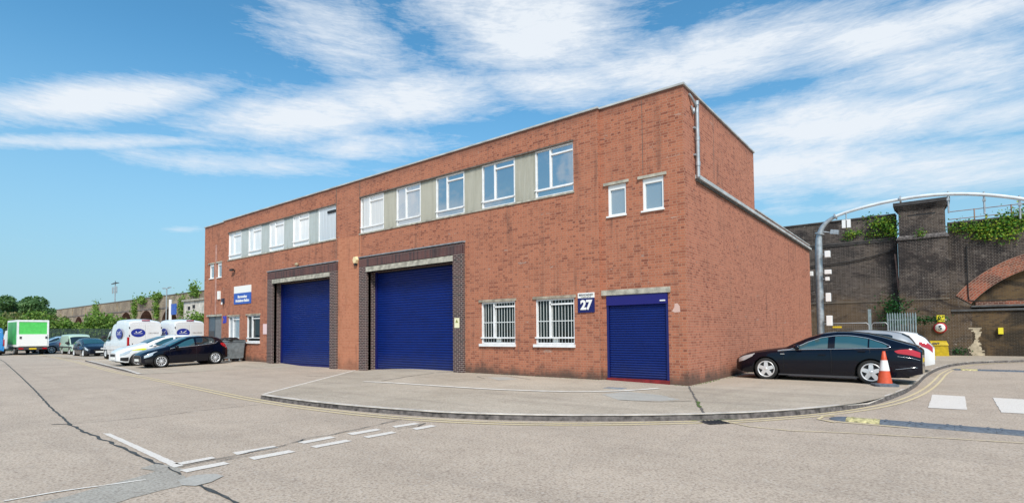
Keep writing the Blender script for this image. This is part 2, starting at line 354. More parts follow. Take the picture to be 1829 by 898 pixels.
def shutter_mat(name, col):
    m = bpy.data.materials.new(name); m.use_nodes = True; t = m.node_tree; p = t.nodes['Principled BSDF']
    uv = nd(t, 'ShaderNodeUVMap'); v = uv.outputs[0]
    g = mrange(t, noi(t, v, 1.2, 6, .6, .3, (1, 2.5, 1)), .35, .75, 0, .5)
    cc = mixc(t, g, col, tuple(c*.6 for c in col)); spz = nd(t, 'ShaderNodeSeparateXYZ'); t.links.new(v, spz.inputs[0])
    zz = mth(t, 'MULTIPLY_ADD', mth(t, 'SUBTRACT', noi(t, v, 3, 5, .6), .5), .6, spz.outputs[1])
    cc = mixc(t, mrange(t, zz, .1, .9, .35, 0), cc, (.05,.055,.10)); t.links.new(cc, p.inputs['Base Color']); p.inputs['Roughness'].default_value = .42
    p.inputs['Specular IOR Level'].default_value = .25
    bb = nd(t, 'ShaderNodeBump'); bb.inputs['Strength'].default_value = .5; bb.inputs['Distance'].default_value = .03
    t.links.new(noi(t, v, 2.2, 4, .6, 0, (.6, 3, 1)), bb.inputs['Height']); t.links.new(bb.outputs[0], p.inputs['Normal'])
    return m
M['shutter'] = shutter_mat('blue_shutter', (.0012,.017,.150)); M['shutter_dark'] = mat('blue_guide', (.003,.007,.10), .45)
M['hood'] = mat('blue_hood', (.008,.006,.14), .4)
M['red_paint'] = mat('red_step_paint', (.20,.012,.015), .7, noise=.4, nscale=6)
def glass(name, base, rough=.03, refl=.55, cloudy=0.0, curtain=None):
    m = bpy.data.materials.new(name); m.use_nodes = True; t = m.node_tree; t.nodes.clear()
    out = nd(t, 'ShaderNodeOutputMaterial'); df = nd(t, 'ShaderNodeBsdfDiffuse'); gl = nd(t, 'ShaderNodeBsdfGlossy')
    gl.inputs['Roughness'].default_value = rough; gl.inputs['Color'].default_value = (.95,.97,1,1)
    df.inputs['Color'].default_value = (*base, 1)
    g = nd(t, 'ShaderNodeNewGeometry'); v = g.outputs['Position']
    if curtain:
        c = mixc(t, mrange(t, noi(t, v, 3, 3, .5, 0, (6, 1, .15)), .3, .7), curtain, tuple(k*.78 for k in curtain)); t.links.new(c, df.inputs['Color'])
    b = nd(t, 'ShaderNodeBump'); b.inputs['Strength'].default_value = .22; b.inputs['Distance'].default_value = .05
    t.links.new(noi(t, v, 1.1, 2, .4), b.inputs['Height']); t.links.new(b.outputs[0], gl.inputs['Normal'])
    fr = nd(t, 'ShaderNodeFresnel'); fr.inputs['IOR'].default_value = 1.5
    f = mth(t, 'MULTIPLY_ADD', fr.outputs[0], 1-refl, refl, True)
    mxs = nd(t, 'ShaderNodeMixShader'); t.links.new(f, mxs.inputs[0]); t.links.new(df.outputs[0], mxs.inputs[1]); t.links.new(gl.outputs[0], mxs.inputs[2])
    t.links.new(mxs.outputs[0], out.inputs[0]); return m
M['glass_sky'] = glass('upper_window_glass', (.07,.10,.12), .02, .46)
M['glass_pale'] = glass('upper_window_glass_with_pale_blind', (.5,.5,.48), .03, .4, curtain=(.62,.62,.58)); M['glass_half'] = glass('upper_window_glass_pale', (.25,.27,.28), .02, .44)
M['glass_blind'] = glass('window_glass_over_blind', (.8,.8,.78), .05, .22, curtain=(.86,.86,.84))
M['glass_dark'] = glass('ground_window_glass', (.008,.014,.013), .03, .0)
M['glass_film'] = glass('filmed_window_glass', (.5,.56,.6), .1, .2, curtain=(.55,.60,.63))
M['glass_bath'] = glass('frosted_window_glass', (.20,.25,.28), .12, .25)
M['glass_car'] = glass('car_glass', (.012,.018,.02), .03, .06)
M['glass_car_light'] = glass('car_glass_light', (.02,.075,.085), .02, .10)
M['black_paint'] = mat('black_car_paint', (.002,.003,.009), .22, coat=.55, spec=.12)
M['navy_paint'] = mat('dark_blue_car_paint', (.006,.009,.018), .25, coat=.6, spec=.2)
M['white_car'] = mat('white_car_paint', (.72,.73,.74), .3, coat=.8)
M['silver_car'] = mat('silver_car_paint', (.42,.43,.44), .3, coat=.8, metal=.4)
M['steel_blue_car'] = mat('grey_blue_car_paint', (.16,.20,.26), .3, coat=.8, metal=.3)
M['pale_blue_car'] = mat('pale_blue_car_paint', (.25,.40,.52), .3, coat=.8)
M['pale_green'] = mat('pale_green_van_paint', (.42,.55,.44), .35, coat=.6)
M['van_blue'] = mat('bright_blue_van_paint', (.04,.26,.62), .35, coat=.6)
M['green_panel'] = mat('green_box_side', (.06,.42,.10), .45, noise=.4, nscale=1.2)
M['green_bright'] = mat('green_shutter', (.10,.62,.12), .45, noise=.15, nscale=3)
M['chrome'] = mat('bright_trim', (.78,.80,.82), .18, metal=.9)
M['tyre'] = mat('tyre_rubber', (.018,.018,.018), .85)
M['rim'] = mat('alloy_silver', (.72,.73,.74), .35, metal=.4)
M['black'] = mat('black_plastic', (.012,.012,.013), .55)
M['dark_grey'] = mat('dark_grey_plastic', (.05,.05,.055), .6)
M['tail_red'] = mat('red_lamp', (.42,.004,.010), .12, coat=1)
M['lamp_clear'] = mat('clear_lamp', (.55,.58,.6), .1, coat=1, metal=.3)
M['yellow_film'] = mat('yellow_reflective', (.70,.74,.02), .4)
M['plate_white'] = mat('white_plate', (.78,.78,.74), .4); M['plate_yellow'] = mat('yellow_plate', (.75,.52,.02), .4)
M['sign_blue'] = mat('sign_blue', (.02,.09,.42), .4); M['sign_navy'] = mat('sign_navy', (.004,.008,.10), .4)
M['sign_white'] = mat('sign_white', (.82,.81,.78), .45); M['text_dark'] = mat('dark_lettering', (.03,.03,.05), .5)
M['logo_blue'] = mat('logo_blue', (.015,.03,.26), .4); M['num_blue'] = mat('painted_blue', (.02,.04,.42), .6)
M['pink_sign'] = mat('pink_notice', (.75,.55,.55), .5); M['cream'] = mat('cream_plastic', (.78,.62,.36), .45)
M['sign_yellow'] = mat('sign_yellow', (.80,.68,.03), .5); M['sign_red'] = mat('sign_red', (.42,.01,.02), .45)
M['grit'] = mat('yellow_grit_box', (.66,.46,.015), .5, noise=.25, nscale=5)
M['orange'] = mat('cone_orange', (.62,.085,.03), .5, noise=.15, nscale=12); M['cone_white'] = mat('cone_white', (.78,.78,.78), .4, noise=.1, nscale=10)
M['galv'] = mat('galvanised_steel', (.42,.45,.47), .45, metal=.5, noise=.25, nscale=6)
M['galv_dark'] = mat('weathered_steel', (.24,.31,.33), .6, metal=.2, noise=.3, nscale=5)
M['bin'] = mat('bin_grey', (.24,.28,.30), .5, metal=.3, noise=.35, nscale=4)
M['hump'] = mat('hump_rubber', (.11,.13,.16), .75, noise=.35, nscale=20, bump=.5); M['hump_y'] = mat('hump_yellow', (.50,.44,.22), .75, noise=.7, nscale=14)
M['bark'] = mat('bark', (.12,.09,.06), .95, noise=.4, nscale=8)
M['wall_white'] = mat('white_render', (.62,.58,.52), .9, noise=.4, nscale=1)
M['rust'] = mat('rusty_pipe', (.30,.18,.14), .8, noise=.4, nscale=6)
def leafmat(name, a, b, c):
    m = bpy.data.materials.new(name); m.use_nodes = True; t = m.node_tree; p = t.nodes['Principled BSDF']
    g = nd(t, 'ShaderNodeNewGeometry')
    col = ramp(t, g.outputs['Random Per Island'], [(0, a), (.5, b), (1, c)])
    n = noi(t, g.outputs['Position'], .8, 4)
    col = mixc(t, mrange(t, n, .35, .65), col, mixc(t, 1.0, col, (.55,.62,.5), 'MULTIPLY'))
    t.links.new(col, p.inputs['Base Color']); p.inputs['Roughness'].default_value = .6; p.inputs['Specular IOR Level'].default_value = .3
    tr = nd(t, 'ShaderNodeBsdfTranslucent'); t.links.new(mixc(t, 1.0, col, (1.3,1.5,.6), 'MULTIPLY'), tr.inputs[0])
    ms = nd(t, 'ShaderNodeMixShader'); ms.inputs[0].default_value = .25
    t.links.new(p.outputs[0], ms.inputs[1]); t.links.new(tr.outputs[0], ms.inputs[2]); t.links.new(ms.outputs[0], t.nodes['Material Output'].inputs[0])
    return m
M['leaf'] = leafmat('shrub_leaves', (.10,.19,.035), (.18,.31,.06), (.30,.40,.10))
M['leaf_dark'] = leafmat('tree_leaves', (.07,.15,.06), (.12,.23,.09), (.18,.28,.12))
M['leaf_brown'] = leafmat('brownish_leaves', (.22,.24,.09), (.28,.24,.13), (.17,.27,.07))
M['ivy'] = leafmat('ivy_leaves', (.05,.17,.025), (.14,.31,.035), (.42,.44,.05))
M['ivy_dark'] = leafmat('dark_ivy_leaves', (.012,.07,.02), (.02,.11,.03), (.05,.15,.03))

# ------------------------------------------------------------------ ground
g = MB(); g.quad((-900,-700,0),(900,-700,0),(900,900,0),(-900,900,0)); struct(g.build('ground', M['road']))

KERB = [(-8.13,-7.94),(-7.4,-7.97),(-6.58,-7.97),(-5.7,-7.94),(-4.91,-7.87),(-4.1,-7.77),(-3.32,-7.63),(-2.29,-7.42),(-1.6,-7.18),(-.98,-6.9),(-.3,-6.53),(.36,-6.1),(.85,-5.75),(1.33,-5.37),(1.95,-4.81),
 (2.57,-4.15),(3.05,-3.5),(3.47,-2.8),(3.82,-2.1),(4.10,-1.4),(4.33,-.53),(4.55,.7),(4.76,2.37),(4.93,4.49),(5.07,7.92),(5.25,10.5),(5.5,13.0),(5.91,15.56),(6.5,17.6),(7.4,19.4),(9,21.4),(12,23),(18,23.8),(60,24)]
LEFT = [(-14.95,-.11),(-8.49,-7.7)]
def slab_z(x, y):
    # distance from the flush left edge
    a = Vector((-14.95,-.11)); b = Vector((-8.2,-7.94)); d = (b-a).normalized(); q = Vector((x,y))-a
    dist = max(0, -(d.x*q.y-d.y*q.x)*-1)
    dist = abs(d.x*q.y-d.y*q.x)
    k = min(1, dist/3.0); k = k*k*(3-2*k); top = max(0, min(1, (y+7.9)/7.8))
    z = .1*k*top+.1*(1-top)+.015*top
    if x < 0: z += .05*k*max(0, 1-abs(y)/4)*max(0, min(1, -x/2.5))
    return z
outer = [Vector((-14.95, .6)), Vector((-14.95,-.11))]+[Vector((-14.95,-.11)).lerp(Vector((-8.13,-7.94)), i/12) for i in range(1, 12)]+[Vector(k) for k in KERB]+[Vector((60, 30)), Vector((-2, 30)), Vector((-2, .6))]
pts = list(outer); n0 = len(pts)
def inpoly(p, poly):
    c = False; j = len(poly)-1
    for i in range(len(poly)):
        a, b = poly[i], poly[j]
        if (a.y > p.y) != (b.y > p.y) and p.x < (b.x-a.x)*(p.y-a.y)/(b.y-a.y)+a.x: c = not c
        j = i
    return c
for i in range(-30, 12):
    for j in range(-16, 52):
        p = Vector((i*.5, j*.5))
        if inpoly(p, outer) and min((p-o).length for o in outer) > .25: pts.append(p)
r = delaunay_2d_cdt(pts, [(i, (i+1) % n0) for i in range(n0)], [], 1, 1e-4)
g = MB(); g.add([(p.x, p.y, slab_z(p.x, p.y)+.001) for p in r[0]], [tuple(f) for f in r[2]], True)
struct(g.build('pavement', M['slab']))
# kerb stones: top strip slightly proud + rough face
def offs(path, d):
    o = []
    for i, p in enumerate(path):
        a = Vector(path[max(0, i-1)]); b = Vector(path[min(len(path)-1, i+1)]); t = (b-a).normalized(); o.append(Vector(p)+Vector((-t.y, t.x))*d)
    return o
def dense(path, step=.12):
    o = []
    for a, b in zip(path, path[1:]):
        a = Vector(a); b = Vector(b); n = max(1, int((b-a).length/step))
        for i in range(n): o.append(a.lerp(b, i/n))
    o.append(Vector(path[-1])); return o
def smooth(path, it=3):
    p = [Vector(q) for q in path]
    for _ in range(it): p = [p[0]]+[(p[i-1]+p[i]*2+p[i+1])/4 for i in range(1, len(p)-1)]+[p[-1]]
    return p
kd = smooth(dense(KERB[:-3], .15), 8)
inn = offs(kd, .13)
g = MB(); gf = MB()
for i in range(len(kd)-1):
    a, b, c, e = kd[i], kd[i+1], inn[i+1], inn[i]
    def zt(p):
        low = max(0, 1-abs(p.y+.9)/1.1)*.055 if p.x > 3 else 0
        chip = .012*max(0, mnoise.noise(Vector((p.x*3, p.y*3, 0))))
        return .118-low-chip
    za, zb = zt(a), zt(b)
    ja = .01*mnoise.noise(Vector((a.x*4, a.y*4, 2))); jb = .01*mnoise.noise(Vector((b.x*4, b.y*4, 2)))
    na = (e-a).normalized(); nb = (c-b).normalized()
    a1 = a+na*(.02+ja); b1 = b+nb*(.02+jb)
    g.add([(a1.x,a1.y,za),(b1.x,b1.y,zb),(c.x,c.y,zb-.004),(e.x,e.y,za-.004)], [(0,1,2,3)], True)
    g.add([(c.x,c.y,zb-.004),(e.x,e.y,za-.004),(e.x,e.y,.05),(c.x,c.y,.05)], [(0,1,2,3)], True)
    gf.add([(a.x,a.y,-.01),(b.x,b.y,-.01),(b1.x,b1.y,zb-.022),(a1.x,a1.y,za-.022)], [(0,1,2,3)], True)
    g.add([(a1.x-na.x*.004,a1.y-na.y*.004,za-.022),(b1.x-nb.x*.004,b1.y-nb.y*.004,zb-.022),(b1.x,b1.y,zb),(a1.x,a1.y,za)], [(0,1,2,3)], True)
a = kd[0]; e = inn[0]; gf.quad((a.x,a.y,-.01),(a.x+.0,a.y+.02,.1),(e.x,e.y,.113),(e.x,e.y,-.01))
struct(g.build('kerb', M['kerb'])); struct(gf.build('kerb_face', M['kerb_face']))
# left parking pad
PAD = [(-21.21,-6.73),(-24.97,-6.29),(-31.23,-5.49),(-37.92,-4.65),(-37.9,8),(-20.4,8),(-20.4,-.1),(-20.6,-4.6),(-20.83,-6.12)]
PAD = PAD[::-1]
def pad_z(y): return .055+.075*max(0, min(1, (y+5.5)/3.2))
g = MB(); n = len(PAD); pp = [Vector(p) for p in PAD]
sub = list(pp)
for i in range(-37, -20):
    for j in range(-6, 8):
        p = Vector((i-.1, j+.03));
        if inpoly(p, pp) and min((p-o).length for o in pp) > .3: sub.append(p)
r = delaunay_2d_cdt(sub, [(i, (i+1) % n) for i in range(n)], [], 1, 1e-4)
def fade(x): return max(0, min(1, (-20.45-x)/3.0))
g.add([(p.x, p.y, pad_z(p.y)*fade(p.x)+.0015) for p in r[0]], [tuple(f) for f in r[2]], True); struct(g.build('parking_pad', M['slab']))
g = MB(); gt = MB()
ed = dense([(-21.1,-6.74),(-24.97,-6.29),(-31.23,-5.49),(-37.92,-4.65)], .4); ei = offs(ed, -.16)
for i in range(len(ed)-1):
    a, b, c, e = ed[i], ed[i+1], ei[i+1], ei[i]
    h0 = .012+.062*min(1, (-20.9-a.x)/3); h1 = .012+.062*min(1, (-20.9-b.x)/3)
    g.quad((a.x,a.y,-.01),(b.x,b.y,-.01),(b.x,b.y,h1),(a.x,a.y,h0)); gt.quad((a.x,a.y,h0+.003),(b.x,b.y,h1+.003),(c.x,c.y,h1+.003),(e.x,e.y,h0+.003))
struct(g.build('kerb_face', M['kerb_face'])); struct(gt.build('kerb', M['kerb']))
g = MB(); g.box(-52,-39.4,-4.2,10,-.05,.075); struct(g.build('parking_pad', M['slab']))
# paint, joints, patches ------------------------------------------------
def strip(mb, path, w, z, jit=0, zf=None, seed=0, wj=0):
    p = dense(path, .12) if jit or wj else [Vector(q) for q in path]
    if jit:
        for i, q in enumerate(p):
            if 0 < i < len(p)-1: q += Vector((mnoise.noise(Vector((i*.35, seed, 0))), mnoise.noise(Vector((i*.35, seed, 7)))))*jit
    l = []; rr = []
    for i, q in enumerate(p):
        a = p[max(0, i-1)]; b = p[min(len(p)-1, i+1)]; t = (b-a).normalized(); nn = Vector((-t.y, t.x))
        ww = w/2*(1+wj*(mnoise.noise(Vector((i*.6, seed, 3)))*1.6)); ww = max(ww, .002)
        l.append(q+nn*ww); rr.append(q-nn*ww)
    for i in range(len(p)-1):
        z0 = z+(zf(p[i].x, p[i].y) if zf else 0); z1 = z+(zf(p[i+1].x, p[i+1].y) if zf else 0)
        mb.quad((rr[i].x,rr[i].y,z0),(rr[i+1].x,rr[i+1].y,z1),(l[i+1].x,l[i+1].y,z1),(l[i].x,l[i].y,z0))
def poly(mb, pts, z, jit=0, zf=None):
    p = dense(pts+[pts[0]], .1)[:-1] if jit else [Vector(q) for q in pts]
    if jit:
        for i, q in enumerate(p): q += Vector((mnoise.noise(Vector((i*.7, q.x, 0))), mnoise.noise(Vector((i*.7, q.y, 5)))))*jit
    mb.add([(q.x, q.y, z+(zf(q.x, q.y) if zf else 0)) for q in p], [tuple(range(len(p)))])
CR = -2.12
g = MB()
strip(g, [(-48,-7.3),(-42.24,-7.87),(-25.01,-9.84),(-16.29,-10.87),(-10.79,-11.55),(-7.19,-11.94)], .04, .004, .03, wj=.6, seed=1)
strip(g, [(-7.3,-11.95),(-5.97,-12.0),(-4.6,-12.02),(-3.44,-12.05),(-2.63,-12.09),(-2.09,-12.08)], .045, .0045, .05, wj=.9, seed=2)
strip(g, [(-2.09,-12.08),(-1.6,-12.12)], .02, .014, .03, wj=.8, seed=22)
strip(g, [(-.97,-12.16),(-.59,-12.18),(-.25,-12.19),(1.5,-12.3)], .04, .0045, .03, wj=.8, seed=3)
strip(g, [(-7.5,-12.15),(-7.27,-11.92)], .06, .005, .03, wj=.8, seed=4)
struct(g.build('expansion_joint', M['crack']))
g = MB()
strip(g, [(-7.27,-11.92),(-7.1,-11.3),(-6.99,-10.6),(-7.15,-9.8),(-7.1,-9.2),(-7.05,-8.3)], .015, .0042, .05, wj=1, seed=5)
strip(g, [(-1.98,-12.0),(-2.03,-11.77),(-2.05,-11.42),(-2.07,-11.25),(-2.12,-11.04),(-2.16,-10.57),(-2.33,-10.1),(-2.36,-9.62),(-2.40,-9.04),(-2.5,-8.45),(-2.6,-7.98)], .02, .014, .07, wj=1, seed=6)
strip(g, [(-1.9,-11.6),(-1.93,-11.2),(-1.88,-10.8)], .012, .015, .05, wj=1, seed=8)
strip(g, [(-1.85,-8.7),(-1.78,-8.3),(-1.9,-8.0)], .02, .015, .05, wj=1, seed=9)
strip(g, [(-26.73,-10.2),(-25.8,-8.5)], .05, .0042, .05, wj=.5, seed=10)
struct(g.build('crack', M['crack']))
g = MB(); poly(g, [(-1.61,-13.14),(-1.72,-12.93),(-1.93,-12.38),(-2.1,-12.11),(-1.49,-12.12),(-1.08,-12.24),(-1.06,-12.49),(-1.0,-12.77),(-.92,-13.05),(-.9,-13.6),(-1.5,-13.8)], .0048, .03)
struct(g.build('repair_patch', M['patch']))
g = MB(); poly(g, [(-1.34,-12.24),(-1.43,-12.05),(-1.3,-11.86),(-1.1,-11.84),(-.96,-12.05),(-.93,-12.21),(-1.08,-12.29)], .009, .02)
struct(g.build('repair_patch', M['patch_light']))
g = MB(); poly(g, [(-2.45,-12.1),(-2.32,-12.3),(-2.05,-12.25),(-1.7,-12.1),(-1.85,-12.0),(-2.1,-12.0)], .0052, .02); struct(g.build('repair_patch', M['patch']))
g = MB()
poly(g, [(-5.59,-11.86),(-5.45,-11.79),(-2.04,-11.93),(-2.03,-12.04)], .008, .015)
for q in ([(-2.26,-11.96),(-2.27,-11.5),(-2.13,-11.5),(-2.1,-11.93)],[(-1.83,-12.05),(-1.83,-11.53),(-1.66,-11.53),(-1.64,-12.04)],
          [(-2.29,-11.22),(-2.27,-10.65),(-2.10,-10.66),(-2.10,-11.25)],[(-1.81,-11.23),(-1.80,-10.67),(-1.62,-10.67),(-1.62,-11.25)],
          [(-2.22,-10.3),(-2.23,-9.75),(-2.06,-9.75),(-2.04,-10.3)],[(-1.79,-10.35),(-1.79,-9.76),(-1.62,-9.76),(-1.62,-10.36)],
          [(-2.22,-9.44),(-2.19,-8.88),(-2.02,-8.9),(-2.02,-9.46)],[(-1.77,-9.46),(-1.76,-8.89),(-1.60,-8.91),(-1.61,-9.46)],
          [(-2.16,-8.57),(-2.11,-8.09),(-1.94,-8.1),(-1.99,-8.61)],[(-1.71,-8.5),(-1.69,-8.07),(-1.52,-8.09),(-1.53,-8.55)]):
    poly(g, q, .008, .012)
for a in range(7):      # zebra
    x0 = 5.22+a*1.12; poly(g, [(x0,-.6),(x0+.62,-.5),(x0+.68,2.28),(x0+.06,2.3)], .008, .02)
struct(g.build('road_marking', M['white_paint']))
YO = [(-60,-3.2),(-37,-5.35),(-24,-6.9),(-15.92,-7.54),(-11.66,-7.94),(-8.56,-8.23),(-6.47,-8.30),(-5.16,-8.27),(-4.01,-8.19),(-2.81,-8.01),(-1.61,-7.70),(-.65,-7.29),(.2,-6.79),(.97,-6.2),(1.54,-5.65),(2.1,-5.10)]
YRo = [(2.42,-4.90),(3.1,-4.0),(3.57,-3.16),(4.04,-2.26),(4.44,-1.2),(4.84,.35),(5.14,2.45),(5.33,4.6),(5.48,6.94),(5.65,10.23),(5.95,13.3),(6.65,16.95),(7.9,19.6),(9.5,21.1)]
g = MB()
for base, o in ((YO, 0), (YO, .2), (YRo, 0), (YRo, .17)):
    p = smooth(dense(base, .4), 4); p = offs(p, o) if o else p
    strip(g, [tuple(q) for q in p], .075 if base is YO else .06, .008, wj=.15, seed=11+o)
strip(g, [(3.95,-3.72),(3.66,-3.5),(3.68,-3.12),(3.85,-2.9)], .06, .012, wj=.2)
strip(g, [(3.95,-3.64),(5.0,-3.64)], .05, .012, wj=.4)
strip(g, [(2.3,-4.66),(2.87,-5.01),(3.5,-5.03),(4.29,-4.70),(5.53,-4.36),(7.5,-3.9)], .035, .012, wj=.5)
struct(g.build('road_marking', M['yellow_paint']))
g = MB()
strip(g, smooth(dense([(-9.1,-4.1),(-6.62,-3.92),(-4.54,-3.78),(-3.59,-3.65),(-2.14,-3.25),(-1.21,-2.64),(-.66,-1.81),(-.4,-1.1)], .3), 4), .15, .013, zf=slab_z, wj=.4, seed=14)
strip(g, [(-1.9,-13.6),(-1.88,-13.2),(-1.66,-12.45)], .035, .01, .02, wj=.6, seed=44)
strip(g, [(-14.9,-.3),(-8.3,-7.75)], .07, .005, wj=.5, seed=15, zf=slab_z)
strip(g, [(-21.0,-6.6),(-20.7,-4.6),(-20.45,-.3)], .09, .006, wj=.5, seed=25)
struct(g.build('road_marking', M['faint_white']))
g = MB()
strip(g, [(.03,-.1),(1.07,-2.55),(2.0,-4.72)], .045, .007, .04, zf=slab_z, wj=.8, seed=16)
strip(g, [(-9.0,.5),(-9.3,-.8),(-9.1,-2.09),(-8.7,-3.7)], .05, .006, .03, zf=slab_z, wj=.8, seed=17)
struct(g.build('expansion_joint', M['dirtline']))
g = MB(); strip(g, [(1.3,-3.1),(1.68,-3.98)], .05, .012, .05, zf=slab_z, wj=1.2, seed=18)
strip(g, [(1.85,-4.95),(2.5,-4.3)], .03, .009, .05, wj=1, seed=19); struct(g.build('moss', M['moss']))
g = MB(); poly(g, [(-1.01,-3.09),(-.78,-2.2),(.19,-2.41),(.9,-2.99),(.6,-3.5),(-.19,-3.8)], .004, .05, slab_z); poly(g, [(-6.4,-1.15),(-5.84,-.79),(-5.03,-1.24),(-5.42,-1.73)], .004, 0, slab_z)
struct(g.build('repair_patch', M['patch_light']))
g = MB(); strip(g, [(-.2,-3.75),(.6,-3.65),(1.2,-3.1)], .03, .008, .04, zf=slab_z, wj=1, seed=30); strip(g, [(-6.1,-1.6),(-6.9,-1.1),(-6.0,-.5),(-4.6,-1.1)], .03, .008, .02, zf=slab_z, wj=1, seed=31)
strip(g, [(-14,-3.2),(-12.3,-2.6)], .04, .006, .04, wj=1, seed=33); struct(g.build('crack', M['dirtline']))
# drain covers
o = MB((2.2,-4.86,0)); o.add([(2.0,-4.98,.012),(2.26,-5.2,.012),(2.52,-4.86,.012),(2.26,-4.64,.012)], [(0,1,2,3)])
for i in range(5):
    a = Vector((2.03,-4.96,.02)).lerp(Vector((2.27,-4.68,.02)), (i+.5)/5); b = Vector((2.26,-5.17,.02)).lerp(Vector((2.49,-4.87,.02)), (i+.5)/5); o.cyl(a, b, .01, n=5)
tag(o.build('drain_cover', M['dark_grey']), 'dark iron drain grate in the gutter below the kerb', 'drain cover')
o = MB((-1.35,-1.75,.1)); z_ = slab_z(-1.35,-1.75)+.006; o.box(-1.62,-1.08,-1.93,-1.6,z_-.01,z_+.006); o.box(-1.45,-1.25,-1.84,-1.7,z_+.006,z_+.012)
tag(o.build('manhole_cover', M['galv']), 'small metal manhole cover in the concrete before the narrow blue door', 'manhole cover')

rr_ = random.Random(21)
g = MB()
for i in range(260):
    t_ = rr_.random(); x = -8.2+8.2*t_; y = -.02-abs(rr_.gauss(0,.05)); 
    if -2.6 < x < -.4: continue
    zz = slab_z(x, y); s_ = rr_.uniform(.012,.03); a_ = rr_.random()*6.28
    g.add([(x, y-.12 if x < -2.67 else y, zz),(x+s_*math.cos(a_), (y-.12 if x < -2.67 else y)+s_*.4*math.sin(a_), zz+.002),(x+s_*.3, (y-.12 if x < -2.67 else y), zz+s_*.8)], [(0,1,2)])
for i in range(200):
    x = .06+abs(rr_.gauss(0,.04)); y = 19*rr_.random()**1.3; zz = slab_z(x, y); s_ = rr_.uniform(.015,.04); a_ = rr_.random()*6.28
    g.add([(x,y,zz),(x+s_*math.cos(a_),y+s_*math.sin(a_),zz+.002),(x,y+s_*.3,zz+s_)], [(0,1,2)])
tag(g.build('wall_foot_weeds', M['moss']), kind='stuff')

# ------------------------------------------------------------------ brick building
BLD = thing('brick_building', 'two storey red brick industrial unit with blue roller doors and a band of upper windows', 'building')
YF = -.11; HT = 8.58; XA, XB = -28.65, -2.67
G2 = (-14.25, -8.89, -.05, 4.36); G1 = (-22.47, -17.06, -.05, 4.36)
DX = 13.15
W2 = [(-14.87,-13.22),(-12.36,-10.86),(-9.95,-8.42),(-7.52,-5.99),(-5.10,-3.57)]
W1 = [(a-DX, b-DX) for a, b in W2]; W1[0] = (-28.0, -26.4)
BZ = (6.15, 7.76)
gw = [(-7.56,-6.0),(-5.12,-3.6)]; gl_ = [(-27.87,-26.43),(-25.54,-24.0)]
def wallholes(mb, x0, x1, z0, z1, y, holes, dep, axis='y', sills=True):
    xs = sorted({x0, x1, *[h[0] for h in holes], *[h[1] for h in holes]}); zs = sorted({z0, z1, *[h[2] for h in holes], *[h[3] for h in holes]})
    for i in range(len(xs)-1):
        for j in range(len(zs)-1):
            cx, cz = (xs[i]+xs[i+1])/2, (zs[j]+zs[j+1])/2
            if any(h[0] < cx < h[1] and h[2] < cz < h[3] for h in holes): continue
            mb.quad((xs[i],y,zs[j]),(xs[i+1],y,zs[j]),(xs[i+1],y,zs[j+1]),(xs[i],y,zs[j+1]))
    for a, b, c, e in holes:
        mb.quad((a,y,c),(a,y,e),(a,y+dep,e),(a,y+dep,c)); mb.quad((b,y,c),(b,y+dep,c),(b,y+dep,e),(b,y,e))
        mb.quad((a,y,e),(b,y,e),(b,y+dep,e),(a,y+dep,e)); mb.quad((a,y,c),(a,y+dep,c),(b,y+dep,c),(b,y,c))
b = MB()
holes = [(-14.87,-3.57,*BZ),(-28.0,-16.72,*BZ),G1,G2]+[(a,c,1.24,2.73) for a, c in gw+gl_]
wallholes(b, XA, XB, -.1, HT, YF, holes, .14)
b.quad((XB,YF,-.1),(XB,0.002,-.1),(XB,0.002,HT),(XB,YF,HT)); b.quad((XA,YF,-.1),(XA,YF,HT),(XA,0.002,HT),(XA,0.002,-.1))
b.build('front_wall', M['brick'], BLD)
b = MB()
b.box(-16.53+.0,-14.77,YF-.012,YF-.002,-.1,6.1)
b.build('brick_pier', M['brick_clean'], BLD)
b = MB(); wallholes(b, XB, 0, -.1, HT, 0, [(-2.51,-.56,.1,2.74),(-2.40,-1.80,5.17,6.12),(-1.26,-.62,5.17,6.12)], .12); b.build('stair_bay_wall', M['brick'], BLD)
b = MB(); wallholes(b, -31.6, XA, -.1, HT, 0, [(-30.98,-29.05,.05,2.80),(-30.80,-30.2,5.22,6.12),(-29.68,-29.12,5.22,6.12)], .12); b.build('stair_bay_wall', M['brick'], BLD)
b = MB()
b.quad((0,0,-.1),(0,7.47,-.1),(0,7.47,HT),(0,0,HT)); b.quad((0,7.47,-.1),(0,19,-.1),(0,19,6.34),(0,7.47,6.34))
b.quad((0,7.47,HT),(0,7.47,6.3),(-31.6,7.47,6.3),(-31.6,7.47,HT))
b.quad((0,19,-.1),(-31.6,19,-.1),(-31.6,19,6.34),(0,19,6.34)); b.quad((-31.6,19,-.1),(-31.6,0,-.1),(-31.6,0,6.34),(-31.6,19,6.34)); b.quad((-31.6,7.47,6.34),(-31.6,0,6.34),(-31.6,0,HT),(-31.6,7.47,HT))
b.build('side_wall', M['brick_side'], BLD)
b = MB(); b.quad((-31.6,0,HT-.25),(0,0,HT-.25),(0,7.47,HT-.25),(-31.6,7.47,HT-.25)); b.quad((-31.6,7.47,6.25),(0,7.47,6.25),(0,19,6.25),(-31.6,19,6.25)); b.build('roof', M['roof'], BLD)
b = MB()
b.box(XA-.02,XB+.03,YF-.05,.3,HT,HT+.055); b.box(XB+.03,.05,-.05,.3,HT,HT+.055); b.box(-31.65,XA-.02,-.05,.3,HT,HT+.055)
b.box(-.3,.05,.3,7.5,HT,HT+.05); b.box(-31.65,0,7.2,7.52,HT-.0,HT+.045)
b.box(-.3,.04,7.52,19.05,6.345,6.39); b.build('parapet_coping', M['coping'], BLD)
